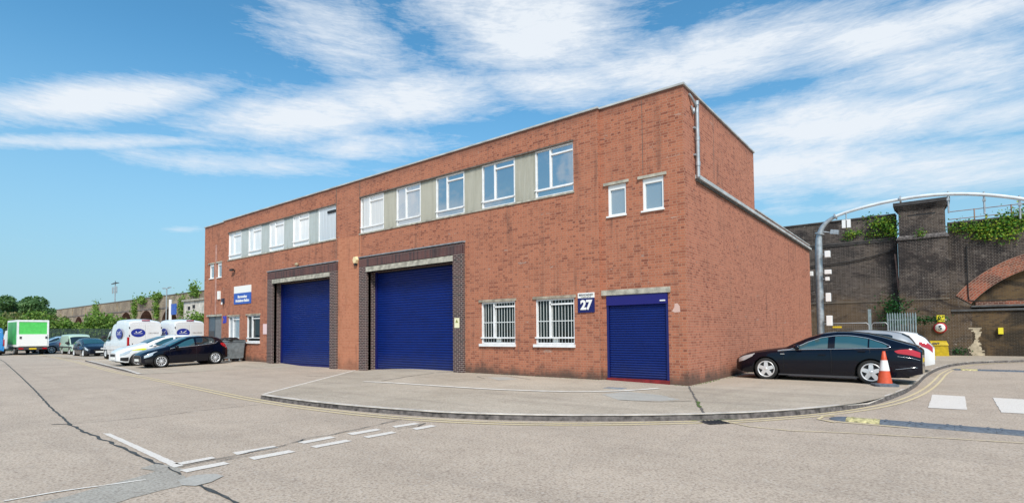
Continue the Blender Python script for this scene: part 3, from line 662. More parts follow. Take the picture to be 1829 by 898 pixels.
for q_ in ((-16.722,-16.698,YF-.0145,YF-.001,5.2,HT-.02),(-14.882,-14.858,YF-.0145,YF-.001,5.2,HT-.02),(-1.25,-1.235,-.003,0,6.25,HT-.1),(0,.004,2.58,2.60,6.4,HT-.1)):
    b = MB(); b.box(*q_); b.build('movement_joint', M['dirtline'], BLD)
# down pipe and gutter pipe on the side wall
b = MB(); b.tube([(.02,.42,HT-.12),(.06,.5,HT-.2),(.09,.7,HT-.34),(.09,.82,HT-.38)], .035); b.cyl((.09,.86,HT-.32),(.09,.86,6.12),.055,n=14)
for z in (7.55,6.75): b.box(0,.06,.74,.98,z,z+.05)
for z in (HT-.33,7.2,6.45): b.cyl((.09,.86,z),(.09,.86,z+.12),.068,n=14)
b.tube([(.03,.55,8.15),(.05,.6,8.05),(.05,.65,7.95),(.04,.74,8.05),(.04,.74,8.15)], .03)
b.build('down_pipe', M['galv'], BLD)
b = MB(); b.box(.003,.12,.84,19.02,6.09,6.20); b.build('gutter', M['coping'], BLD)
b = MB(); b.box(.002,.06,.86,19.0,6.02,6.085); b.build('flashing', M['dirtline'], BLD)
# parapet wall flashing strip at top of the band windows etc
def frame_rect(mb, x0, x1, z0, z1, y, t, dpt=.05):
    mb.box(x0,x1,y,y+dpt,z0,z0+t); mb.box(x0,x1,y,y+dpt,z1-t,z1); mb.box(x0,x0+t,y,y+dpt,z0+t,z1-t); mb.box(x1-t,x1,y,y+dpt,z0+t,z1-t)
def band(wins, x0, x1, paneB, panelmat, last_panel=False):
    zb, zt = BZ
    c = MB(); c.box(x0-.03,x1+.03,YF-.035,YF+.0-.002,zb-.06,zb-.002); c.build('window_sill', M['concrete'], BLD)
    c = MB(); c.box(x0-.02,x1+.02,YF-.03,YF-.003,zt+.002,zt+.05); c.build('flashing', M['dirtline'], BLD)
    for k, (a, e) in enumerate(wins):
        if last_panel and k == len(wins)-1:
            w = MB(); w.box(a,e,YF+.05,YF+.09,zb,zt); win = w.build('window', M['glass_film'], BLD)
            w = MB(); frame_rect(w, a, e, zb, zt, YF+.02, .04); w.build('frame', M['white'], win)
            w = MB(); w.box(e-.75,e-.1,YF-.0,YF+.05,zt-.32,zt-.20); w.build('vent', M['black'], win); continue
        pm = paneB if not (paneB is M['glass_sky'] and k < 2) else (M['glass_pale'], M['glass_half'])[k]
        w = MB(); w.box(a+.03,e-.03,YF+.085,YF+.11,zb+.03,zt-.03); win = w.build('window', pm, BLD)
        f = MB(); frame_rect(f, a, e, zb, zt, YF+.04, .045, .06)
        mxx = a+(e-a)*.40; zs = zb+.26; zt2 = zt-.24
        f.box(mxx-.03,mxx+.03,YF+.035,YF+.1,zs,zt-.045); f.box(a+.045,e-.045,YF+.03,YF+.1,zs-.03,zs+.03)
        f.box(mxx+.03,e-.045,YF+.035,YF+.1,zt2-.025,zt2+.025)
        f.box(a-.02,a+.05,YF+.0,YF+.03,zs-.015,zs+.015); f.box(e-.05,e+.01,YF+.0,YF+.03,zs-.015,zs+.015)
        f.build('frame', M['white'], win)
        if k < len(wins)-1:
            p0, p1 = e, wins[k+1][0]; n = max(6, int((p1-p0)/.055)); p = MB()
            pts = []; st = (p1-p0)/n
            for i in range(n):
                xx = p0+i*st
                pts += [(xx, YF+.06), (xx+st*.3, YF+.06), (xx+st*.4, YF+.035), (xx+st*.9, YF+.035)]
            pts.append((p1, YF+.06))
            for q, s_ in zip(pts, pts[1:]): p.quad((q[0],q[1],zb),(s_[0],s_[1],zb),(s_[0],s_[1],zt),(q[0],q[1],zt))
            p.build('infill_panel', panelmat, BLD)
band(W2, -14.87, -3.57, M['glass_sky'], M['panel'])
band(W1, -28.0, -16.72, M['glass_blind'], M['panel_blue'], True)
# ground floor windows
def lintel(x0, x1, z0, z1, y, d=.04, m_='concrete'):
    c = MB(); c.box(x0,x1,y-d,y-.002,z0,z1); return c.build('lintel', M[m_], BLD)
def ground_window(a, e, bars, pane):
    lintel(a-.10, e+.07, 2.735, 2.82, YF, .04, 'lintel')
    w = MB(); w.box(a+.03,e-.03,YF+.115,YF+.135,1.26,2.71); win = w.build('window', pane, BLD)
    f = MB(); frame_rect(f, a, e, 1.24, 2.73, YF+.03, .05, .08)
    mxx = a+(e-a)*.37; zs = 1.47; zt2 = 2.55
    f.box(mxx-.032,mxx+.032,YF+.025,YF+.11,zs,2.68); f.box(a-.03,e,YF-.01,YF+.11,zs-.04,zs+.005); f.box(mxx,e-.05,YF+.025,YF+.1,zt2-.025,zt2+.025)
    f.build('frame', M['white'], win)
    s_ = MB(); s_.box(a-.07,e+.03,YF-.07,YF+.03,1.145,1.238); s_.build('window_sill', M['white'], win)
    if bars:
        q = MB(); n = 11
        for i in range(n): x = a+.1+(e-a-.2)*(i+.5)/n; q.cyl((x,YF+.075,1.30),(x,YF+.075,2.68),.0085,n=6)
        for z in (2.0,): q.box(a+.05,e-.05,YF+.066,YF+.084,z-.012,z+.012)
        q.build('security_grille', M['bars'], win)
        p = MB(); x = (a+e)/2; p.box(x-.13,x+.08,YF+.086,YF+.09,1.3,1.43); p.build('notice', M['plate_white'], win)
for a, e in gw: ground_window(a, e, True, M['glass_dark'])
ground_window(*gl_[0], False, M['glass_bath']); ground_window(*gl_[1], False, M['glass_dark'])
# inner net curtain strip in the far left windows
# small stair windows
def small_window(a, e, z0, z1):
    lintel(a-.14, e+.10, z1+.005, z1+.085, 0, .05)
    w = MB(); w.box(a+.04,e-.04,.07,.09,z0+.04,z1-.1); win = w.build('window', M['glass_bath'], BLD)
    f = MB(); f.box(a,e,.02,.08,z1-.15,z1); f.box(a,e,.02,.08,z0,z0+.05); f.box(a,a+.07,.02,.08,z0+.05,z1-.15); f.box(e-.05,e,.02,.08,z0+.05,z1-.15)
    f.build('frame', M['white_pvc'], win)
    s_ = MB(); s_.box(a-.05,e+.02,-.05,.02,z0-.045,z0); s_.build('window_sill', M['white_pvc'], win)
for a, e in ((-2.40,-1.80),(-1.26,-.62)): small_window(a, e, 5.17, 6.12)
for a, e in ((-30.80,-30.2),(-29.68,-29.12)): small_window(a, e, 5.22, 6.12)
# roller shutters
def shutter_mb(x0, x1, z0, z1, y, pitch):
    p = MB(); n = int((z1-z0)/pitch); pr = []
    for i in range(n+1):
        z = z1-i*pitch
        for t_, dy in ((0, .0), (.12, .010), (.30, -.008), (.60, -.016), (.88, -.008)):
            zz = z-t_*pitch
            if zz >= z0: pr.append((zz, y+dy))
    pr.append((z0, y))
    for (a, ya), (b_, yb) in zip(pr, pr[1:]): p.add([(x0,yb,b_),(x1,yb,b_),(x1,ya,a),(x0,ya,a)], [(0,1,2,3)])
    return p
def garage(Gx, num):
    x0, x1, _, zt = Gx; xo0, xo1 = x0-.52, x1+.52; ys = YF-.12; yp = .36
    b = MB(); b.box(xo0,x0,ys,YF-.003,-.1,4.60); b.box(x1,xo1,ys,YF-.003,-.1,4.60)
    b.quad((x0,YF-.003,-.1),(x0,YF-.003,zt),(x0,yp,zt),(x0,yp,-.1)); b.quad((x1,YF-.003,-.1),(x1,yp,-.1),(x1,yp,zt),(x1,YF-.003,zt))
    b.quad((x0,ys,zt),(x1,ys,zt),(x1,yp,zt),(x0,yp,zt))
    sur = b.build('door_surround', M['brick_dark'], BLD)
    b = MB(); b.box(xo0,xo1,ys,YF-.003,4.602,5.02); b.build('soldier_course', M['soldier'], sur)
    b = MB(); b.box(x0+.0,x1-.0,ys-.015,YF+.05,zt+.0,zt+.215); b.build('lintel', M['concrete'], sur)
    b = MB(); b.add([(xo0-.02,ys-.04,5.022),(xo1+.03,ys-.04,5.022),(xo1+.03,ys-.04,5.055),(xo0-.02,ys-.04,5.055),(xo0-.02,YF-.001,5.10),(xo1+.03,YF-.001,5.10),(xo0-.02,YF-.001,5.022),(xo1+.03,YF-.001,5.022)],
        [(0,1,2,3),(3,2,5,4),(1,7,5,2),(0,3,4,6),(0,6,7,1)]); b.build('flashing', M['lead'], sur)
    p = shutter_mb(x0+.12, x1-.12, .02, zt-.05, yp-.03, .105); sh = p.build('roller_door', M['shutter'], BLD)
    for x in (x0+.003, x1-.123): p = MB(); p.box(x,x+.12,yp-.09,yp+.02,0,zt-.003); p.build('guide_rail', M['shutter_dark'], sh)
    p = MB(); p.box(x0+.13,x1-.13,yp-.07,yp-.0,.0,.09); p.build('bottom_bar', M['shutter_dark'], sh)
    p = MB(); p.box(x0-.0,x1+.0,yp+.02,yp+.05,-.1,zt); p.build('back_plate', M['black'], sh)
garage(G2, 2); garage(G1, 1)
# pedestrian roller door
lintel(-2.66, -.47, 2.742, 2.90, 0, .06)
p = shutter_mb(-2.43, -.62, .24, 2.5, .055, .072); sh = p.build('roller_door', M['shutter'], BLD)
for x in (-2.51,-.62): p = MB(); p.box(x,x+.07,-.005,.1,.12,2.72); p.build('guide_rail', M['shutter_dark'], sh)
p = MB(); p.box(-2.50,-.57,-.03,.10,2.43,2.735); p.build('shutter_hood', M['hood'], sh)
p = MB(); p.box(-.78,-.62,-.05,-.031,2.50,2.535); p.build('alarm_contact', M['white_pvc'], sh)
p = MB(); p.box(-2.53,-.54,-.035,.1,.08,.235); p.build('door_step', M['red_paint'], BLD)
# left entrance
lintel(-31.1, -28.98, 2.802, 2.92, 0, .05)
p = MB(); p.box(-30.98,-30.1,.05,.09,.05,2.8); dd = p.build('door', mat('door_blue_grey', (.055,.085,.11), .4), BLD); p = MB(); p.box(-30.95,-30.15,.035,.049,1.0,1.9); p.build('panel', M['dark_grey'], dd)
p = MB(); p.box(-30.1,-29.05,.07,.10,.05,2.8); p.build('door_panel', mat('grey_panel', (.16,.17,.18), .5, noise=.2), BLD)
# pale stain of a removed pipe above the left entrance
p = MB(); p.box(-30.02,-29.82,-.004,-.001,2.95,7.3); p.build('pipe_stain', mat('pale_mortar_stain', (.46,.25,.20), .9, noise=.4, nscale=4), BLD)
# patch of pale render beside the blue door
p = MB(); p.add([(-.44,-.004,2.20),(-.36,-.004,2.16),(-.20,-.004,2.17),(-.21,-.004,2.33),(-.28,-.004,2.42),(-.36,-.004,2.41),(-.37,-.004,2.31)], [(0,1,2,3,4,5,6)]); p.build('render_patch', mat('pale_patch', (.60,.40,.34), .9), BLD)

# ------------------------------------------------------------------ signs and fittings on the walls
t = thing('unit_sign', 'square navy and white sign with a large white 27 beside the blue roller door', 'sign', (-3.15,YF-.02,2.55))
b = MB((-3.15,YF-.02,2.55)); b.box(-3.45,-2.86,YF-.03,YF-.002,2.24,2.695); b.build('number_panel', M['sign_navy'], t)
b = MB((-3.15,YF-.02,2.55)); b.box(-3.45,-2.86,YF-.03,YF-.002,2.697,2.86); b.build('header_panel', M['sign_white'], t)
text_obj('numeral', '27', M['sign_white'], t, (0,-.014,-.085), .40, bold=.018); text_obj('lettering', 'BERMONDSEY', M['text_dark'], t, (0,-.014,.24), .082); text_obj('lettering', 'TRADING ESTATE', mat('grey_lettering',(.4,.38,.3),.6), t, (0,-.014,.18), .045)
t = thing('station_sign', 'wide blue and white wall sign reading Ambulance Station above the left windows', 'sign', (-26.06,YF-.02,3.95))
o_ = (-26.06,YF-.02,3.95)
b = MB(o_); b.box(-27.12,-25.03,YF-.03,YF-.002,3.43,4.07); b.build('blue_panel', M['sign_blue'], t); b = MB(o_); b.box(-27.12,-25.03,YF-.03,YF-.002,4.072,4.48); b.build('header_panel', M['sign_white'], t)
text_obj('lettering', 'Bermondsey', M['sign_white'], t, (0,-.014,-.10), .22, bold=.008); text_obj('lettering', 'Ambulance Station', M['sign_white'], t, (0,-.014,-.33), .22, bold=.008)
t = thing('wall_numeral', 'blue numerals fixed to the brick beside the left entrance', 'numeral', (-28.35,YF-.01,2.55)); text_obj('numeral', '28', M['num_blue'], t, (0,0,0), .55, bold=.03, sx=.85)
b = MB((-23.3,YF,1.95)); b.box(-23.62,-23.02,YF-.02,YF-.002,1.66,2.22); tag(b.build('notice_board', M['pink_sign']), 'small pale pink notice on brick left of the first garage door', 'sign')
t = thing('warning_sign', 'small pale yellow notice on the dark brick jamb right of the larger garage door', 'sign', (-8.66,YF-.12,2.02)); o_ = (-8.66,YF-.12,2.02)
b = MB(o_); b.box(-8.80,-8.55,YF-.135,YF-.122,1.83,2.2); b.build('sign_plate', mat('pale_yellow', (.78,.74,.5), .5), t); b = MB(o_); b.add([(-8.75,YF-.137,2.02),(-8.6,YF-.137,2.02),(-8.675,YF-.137,2.15)], [(0,1,2)]); b.build('symbol', mat('olive_symbol', (.25,.25,.06), .5), t)
t = thing('alarm_box', 'cream alarm bell box on the brick pier between the two garage doors', 'alarm box', (-15.1,YF,4.97)); o_ = (-15.1,YF,4.97)
b = MB(o_); c_ = Vector((-15.1,YF-.02,4.97)); b.add([c_+Vector((.17*math.cos(R(60*k)),0,.19*math.sin(R(60*k)))) for k in range(6)]+[c_+Vector((.14*math.cos(R(60*k)),-.11,.16*math.sin(R(60*k)))) for k in range(6)], [tuple(range(6,12))]+[(k,(k+1)%6,6+(k+1)%6,6+k) for k in range(6)]); b.build('cover', M['cream'], t)
b = MB(o_); b.box(-15.18,-15.02,YF-.10,YF-.02,4.72,4.80); b.build('strobe_lamp', M['black'], t)
def camera_thing(x, y, z, label):
    t = thing('security_camera', label, 'security camera', (x, y, z)); b = MB(); b.box(-.04,.04,-.02,-.0,-.06,.06); b.cyl((0,-.01,0),(.02,-.14,.03),.018,n=6); b.build('bracket', M['black'], t)
    b = MB(); b.box(-.22,.14,-.22,-.10,.0,.11); b.cyl((.14,-.16,.055),(.17,-.16,.055),.04,n=10); b.build('housing', M['black'], t)
camera_thing(-27.1, YF, 5.42, 'small black security camera on brick under the left window band')
t = thing('flood_light', 'small round brass coloured lamp on top of the first garage door surround', 'lamp', (-20.0,YF,5.12)); b = MB(); b.cyl((0,-.01,-.05),(0,-.1,.02),.02,n=6); b.build('bracket', M['dark_grey'], t); b = MB(); b.lathe([(0,.04),(.03,.09),(.12,.10),(.16,.05),(.17,0)], (0,-.08,.0), (0,-.5,.8), 12); b.build('lamp_head', mat('brass', (.35,.28,.18), .5), t)
t = thing('wall_lamp', 'dark bulkhead lamp with white lens on brick above the blue numerals', 'lamp', (-28.5,YF,3.6)); b = MB(); b.box(-.1,.1,-.12,-.002,-.05,.25); b.build('housing', mat('lamp_navy', (.02,.03,.06), .5), t); b = MB(); b.box(-.08,.08,-.14,-.121,-.12,.02); b.build('lens', M['white_pvc'], t)
b = MB((-29.4,0,4.1)); b.box(-29.52,-29.2,-.08,-.002,3.85,4.35); tag(b.build('meter_box', M['sign_white']), 'white plastic box on brick above the left entrance', 'box')

# ------------------------------------------------------------------ vehicles
def interp(keys, x):
    if x <= keys[0][0]: return keys[0][1]
    for (a, fa), (b, fb) in zip(keys, keys[1:]):
        if x <= b: return fa+(fb-fa)*(x-a)/(b-a)
    return keys[-1][1]
class Body:
    """lofted vehicle shell. local frame: nose at x=0, tail at x=L, heading -X"""
    def __init__(s, L, belt, top, w, wt, zb=.2, wheels=(), wr=.32, arch=.38, sigma=.05, edge=.05, N=150, tuck=.93, bulge=1.0):
        s.L = L; s.zb0 = zb; s.wheels = wheels; s.wr = wr; s.arch = arch; s.edge = edge; s.tuck = tuck
        def sm(keys, x):
            tot = 0; ws = 0
            for k in range(-4, 5):
                g_ = math.exp(-(k/2.0)**2/2); xx = x+k*sigma/2
                if xx < 0: xx = 0
                if xx > L: xx = L
                tot += interp(keys, xx)*g_; ws += g_
            return tot/ws
        s.xs = sorted(set([L*i/N for i in range(N+1)]+[0.01,.03,.06,L-.06,L-.03,L-.01]))
        s.kb = lambda x: sm(belt, x); s.kt = lambda x: sm(top, x); s.kw = lambda x: sm(w, x); s.kwt = lambda x: sm(wt, x)
    def zbot(s, x):
        z = s.zb0+(.09*max(0, 1-x/.35)+.12*max(0, 1-(s.L-x)/.5))
        for c in s.wheels:
            d = abs(x-c)
            if d < s.arch: z = max(z, s.wr+math.sqrt(max(0, s.arch**2-d*d)))
        return z
    def P(s, x, v, side=-1):
        zb, zt, w, wt = s.zbot(x), s.kt(x), s.kw(x), s.kwt(x); zbl = min(s.kb(x), zt-.01)
        ed = min(s.edge, (zt-zbl)*.6); ze = zt-ed
        if zb > zbl-.05: zb = zbl-.05
        def wy(z):
            t_ = max(0, min(1, (z-s.zb0)/(zbl-s.zb0)))
            return w*interp([(0,s.tuck),(.25,.985),(.55,1.0),(.78,.985),(.92,.965),(1,.935)], t_)
        if v <= 1: z = zb+(zbl-zb)*v; y = wy(z)
        elif v <= 2:
            t_ = v-1; y0 = w*.935; wt2 = min(wt, y0); z = zbl+(ze-zbl)*t_; y = y0+(wt2-y0)*t_+.025*math.sin(math.pi*t_)*min(1, (ze-zbl)/.3)
        else:
            t_ = (v-2)*math.pi/2; wt2 = min(wt, w*.935); y = wt2*math.cos(t_)**.8 if math.cos(t_) > 1e-6 else 0; z = ze+ed*math.sin(t_)
        return Vector((x, y*side, z))
    def N(s, x, v, side=-1):
        e = .02; a = s.P(min(s.L, x+e), v, side)-s.P(max(0, x-e), v, side); b = s.P(x, min(3, v+e), side)-s.P(x, max(0, v-e), side)
        n = a.cross(b)*(1 if side < 0 else -1)
        if n.length < 1e-9: return Vector((0,0,1))
        n.normalize(); return n
    def shell(s, mat_, parent, name='body'):
        vs = [i/7 for i in range(8)]+[1+i/5 for i in range(1, 6)]+[2+i/6 for i in range(1, 7)]
        b = MB()
        for side in (-1, 1):
            pts = [s.P(x, v, side) for x in s.xs for v in vs]; m_ = len(vs); fs = []
            for i in range(len(s.xs)-1):
                for j in range(m_-1):
                    f = (i*m_+j, (i+1)*m_+j, (i+1)*m_+j+1, i*m_+j+1); fs.append(f if side < 0 else f[::-1])
            b.add(pts, fs, True)
        for x in (0, s.L):
            ring = [s.P(x, v, -1) for v in vs]+[s.P(x, v, 1) for v in vs[::-1][1:]]
            b.add(ring, [tuple(range(len(ring)))])
        return b.build(name, mat_, parent)
    def patch(s, name, x0, x1, lo, hi, mat_, parent, sides=(-1, 1), off=.004, n=24, m_=8, mb=None):
        L_ = lambda k, x: k if isinstance(k, (int, float)) else interp(k, x)
        both = name in ('windscreen', 'rear_window'); b = MB()
        for side in sides:
            pts = []; fs = []
            if not both: b = MB()
            for i in range(n+1):
                x = x0+(x1-x0)*i/n; a, c = L_(lo, x), L_(hi, x)
                for j in range(m_+1):
                    v = a+(c-a)*j/m_; pts.append(s.P(x, v, side)+s.N(x, v, side)*off)
            for i in range(n):
                for j in range(m_):
                    f = (i*(m_+1)+j, (i+1)*(m_+1)+j, (i+1)*(m_+1)+j+1, i*(m_+1)+j+1); fs.append(f if side < 0 else f[::-1])
            b.add(pts, fs, True)
            if not both: b.build(name, mat_, parent)
        if both: b.build(name, mat_, parent)
    def line(s, mb, pts, r, sides=(-1,1), off=.006, closed=False):
        for side in sides:
            path = []
            q = pts+[pts[0]] if closed else pts
            for (x, v), (x2, v2) in zip(q, q[1:]):
                for k in range(6): t_ = k/6; xx, vv = x+(x2-x)*t_, v+(v2-v)*t_; path.append(s.P(xx, vv, side)+s.N(xx, vv, side)*off)
            if not closed: path.append(s.P(*pts[-1], side)+s.N(*pts[-1], side)*off)
            mb.tube(path, r, 6, closed)
def wheel(parent, x, y, r, wd, rr, spokes, side, z=None):
    """side -1: outer face towards -Y"""
    z = r if z is None else z; ax = (0, side, 0)
    t = MB(); t.lathe([(-wd,rr*.9),(-wd,r*.93),(-wd*.85,r),(-.03,r),(0,r*.95),(.004,r*.86),(-.006,rr*1.03),(-.02,rr)], (x,y,z), ax, 32)
    w = t.build('wheel', M['tyre'], parent)
    b = MB(); b.lathe([(-.012,rr*1.01),(.0,rr*.98),(-.004,rr*.90),(-.05,rr*.86),(-.09,rr*.84)], (x,y,z), ax, 32)
    n, wdt, dbl = spokes
    for k in range(n):
        an = 2*math.pi*(k+.25)/n
        for dd in ((-dbl, dbl) if dbl else (0,)):
            u = Vector((math.cos(an), 0, math.sin(an))); q = Vector((-math.sin(an), 0, math.cos(an)))
            c = Vector((x, y, z))+q*dd; i0 = c+u*rr*.16-q*dd*.4; o0 = c+u*rr*.92+q*dd*.25
            hw = q*wdt/2; ys = Vector((0, side*-.012, 0)); yb = Vector((0, side*-.05, 0))
            b.add([i0-hw*1.2+ys*.2,i0+hw*1.2+ys*.2,o0+hw+ys,o0-hw+ys,i0-hw*1.2+yb,i0+hw*1.2+yb,o0+hw+yb,o0-hw+yb], [(0,1,2,3),(0,4,5,1),(1,5,6,2),(2,6,7,3),(3,7,4,0)])
    b.lathe([(.004,0),(.004,rr*.13),(-.01,rr*.22),(-.05,rr*.24)], (x,y,z), ax, 16); b.build('rim', M['rim'], w)
    b = MB(); b.lathe([(-.055,0),(-.055,rr*.88)], (x,y,z), ax, 20); b.build('brake_disc', M['black'], w)
def wheels(t, B, wd, rr, spokes, hw):
    for x in B.wheels:
        for sd_ in (-1, 1): wheel(t, x, sd_*hw, B.wr, wd, rr, spokes, sd_)
def underbody(t, B, hw):
    b = MB(); b.box(.25,B.L-.3,-hw+.34,hw-.34,.19,.62)
    for c in B.wheels:
        for sd_ in (-1, 1):
            y0 = sd_*(hw-.34); b.lathe([(0,B.arch*1.02),(.30,B.arch*1.02)], (c,y0,B.wr), (0,sd_,0), 24); b.lathe([(0,0),(0,B.arch*1.02)], (c,y0+.001*sd_,B.wr), (0,sd_,0), 24)
    b.build('underbody', M['black'], t)
def mirror(t, x, y, z, side, m_, r=.1):
    b = MB(); b.lathe([(-.09,0),(-.085,r*.6),(-.03,r),(.04,r*.95),(.06,r*.8),(.06,0)], (x, y+side*.1, z), (1,0,0), 14)
    for v in b.v: v.z = z+(v.z-z)*.72
    b.cyl((x,y-side*.02,z-.03),(x,y+side*.08,z-.02),.025,n=6); b.build('wing_mirror', m_, t)
def handles(t, B, xs, v, m_, sides=(-1,1)):
    for x in xs:
        for sd_ in sides:
            p_ = B.P(x, v, sd_); b = MB(); b.box(x-.09,x+.09,p_.y+sd_*.0,p_.y+sd_*.035,p_.z-.015,p_.z+.015); b.build('door_handle', m_, t)

def sedan(label, loc, rz):
    t = thing('parked_car', label, 'car', loc, rz, None)
    B = Body(4.83, [(0,.60),(.12,.70),(.5,.80),(1.0,.88),(1.5,.93),(2.6,.955),(3.6,.985),(4.2,1.0),(4.6,1.0),(4.83,.90)],
        [(0,.64),(.10,.74),(.4,.86),(.9,.95),(1.45,1.02),(1.75,1.17),(2.1,1.33),(2.45,1.445),(2.8,1.49),(3.15,1.49),(3.55,1.44),(3.95,1.335),(4.35,1.20),(4.6,1.115),(4.72,1.08),(4.80,1.02),(4.83,.92)],
        [(0,.62),(.06,.72),(.2,.83),(.45,.89),(.9,.925),(1.4,.93),(3.7,.93),(4.3,.90),(4.6,.84),(4.75,.77),(4.83,.66)],
        [(0,.5),(.3,.72),(1.0,.78),(1.45,.76),(1.8,.70),(2.3,.62),(2.9,.60),(3.5,.60),(4.0,.63),(4.4,.70),(4.7,.72),(4.83,.5)],
        zb=.2, wheels=(.95,3.69), wr=.335, arch=.385, edge=.06)
    B.shell(M['black_paint'], t); underbody(t, B, .93)
    wheels(t, B, .20, .25, (5, .10, .0), .915)
    WIN = [(1.72,1.10),(1.85,1.45),(2.1,1.70),(2.45,1.84),(2.9,1.88),(3.3,1.87),(3.7,1.80),(3.95,1.62),(4.08,1.38),(4.05,1.12)]
    hi = [(1.60,1.08),(1.85,1.42),(2.1,1.64),(2.45,1.76),(2.9,1.80),(3.3,1.79),(3.7,1.70),(3.95,1.52),(4.1,1.30),(4.12,1.1)]
    B.patch('side_window', 1.62, 2.66, 1.07, hi, M['glass_car_light'], t, off=.005); B.patch('side_window', 2.80, 3.62, 1.07, hi, M['glass_car_light'], t, off=.005); B.patch('side_window', 3.66, 4.06, 1.1, hi, M['glass_car_light'], t, off=.005)
    B.patch('window_pillar', 2.64, 2.82, 1.05, hi, M['black_paint'], t, off=.006, n=3)
    b = MB(); B.line(b, [(1.30,.98),(1.62,1.06),(1.85,1.45),(2.1,1.67),(2.45,1.79),(2.9,1.84),(3.3,1.83),(3.7,1.75),(3.97,1.58),(4.12,1.36),(4.14,1.16),(4.06,1.04),(3.0,1.02),(2.0,1.02),(1.30,.96)], .011, off=.012); b.build('window_trim', M['chrome'], t)
    B.patch('windscreen', 1.56, 2.34, 2.10, 3.0, M['glass_car'], t); B.patch('rear_window', 3.55, 4.42, 2.22, 3.0, M['glass_car'], t)
    B.patch('tail_light', 4.24, 4.79, [(4.24,.90),(4.3,.84),(4.6,.76),(4.79,.73)], [(4.24,.92),(4.34,.96),(4.6,.98),(4.79,.96)], M['tail_red'], t, off=.008)
    b = MB(); B.line(b, [(4.3,.74),(4.5,.69),(4.78,.62)], .005); b.build('lamp_trim', M['chrome'], t)
    B.patch('headlight', .10, .62, [(.1,.62),(.3,.70),(.62,.90)], [(.1,.90),(.3,.96),(.62,.97)], M['lamp_clear'], t, off=.008)
    b = MB(); B.line(b, [(4.25,.30),(4.6,.31),(4.72,.30)], .005); b.build('bumper_trim', M['chrome'], t)
    b = MB()
    for x in (1.45,2.72,3.66): B.line(b, [(x+.0,.12 if x < 3.6 else .55),(x+.02,.6),(x,1.0)], .004, off=.0)
    b.build('door_seam', M['black'], t)
    B.patch('door', 1.48, 2.70, .14, .97, M['black_paint'], t, off=.006); B.patch('door', 2.75, 3.50, .14, .97, M['black_paint'], t, off=.006, n=16)
    handles(t, B, (2.5, 3.48), .80, M['black_paint']); mirror(t, 1.86, -.92, 1.02, -1, M['black_paint'], .11); mirror(t, 1.86, .92, 1.02, 1, M['black_paint'], .11)
    b = MB(); b.box(1.38,1.50,-.945,-.932,.80,.82); b.build('side_repeater', M['chrome'], t)
    b = MB(); b.box(4.825,4.838,-.26,.26,.62,.73); b.build('number_plate', M['plate_yellow'], t)
    b = MB(); b.box(1.3,3.4,-.88,-.80,.165,.205); b.build('sill_trim', M['dark_grey'], t)
    return t
sedan('glossy black liftback saloon with bright window trim parked nose to the side wall', (.28, 4.30, .105), R(-1.5))

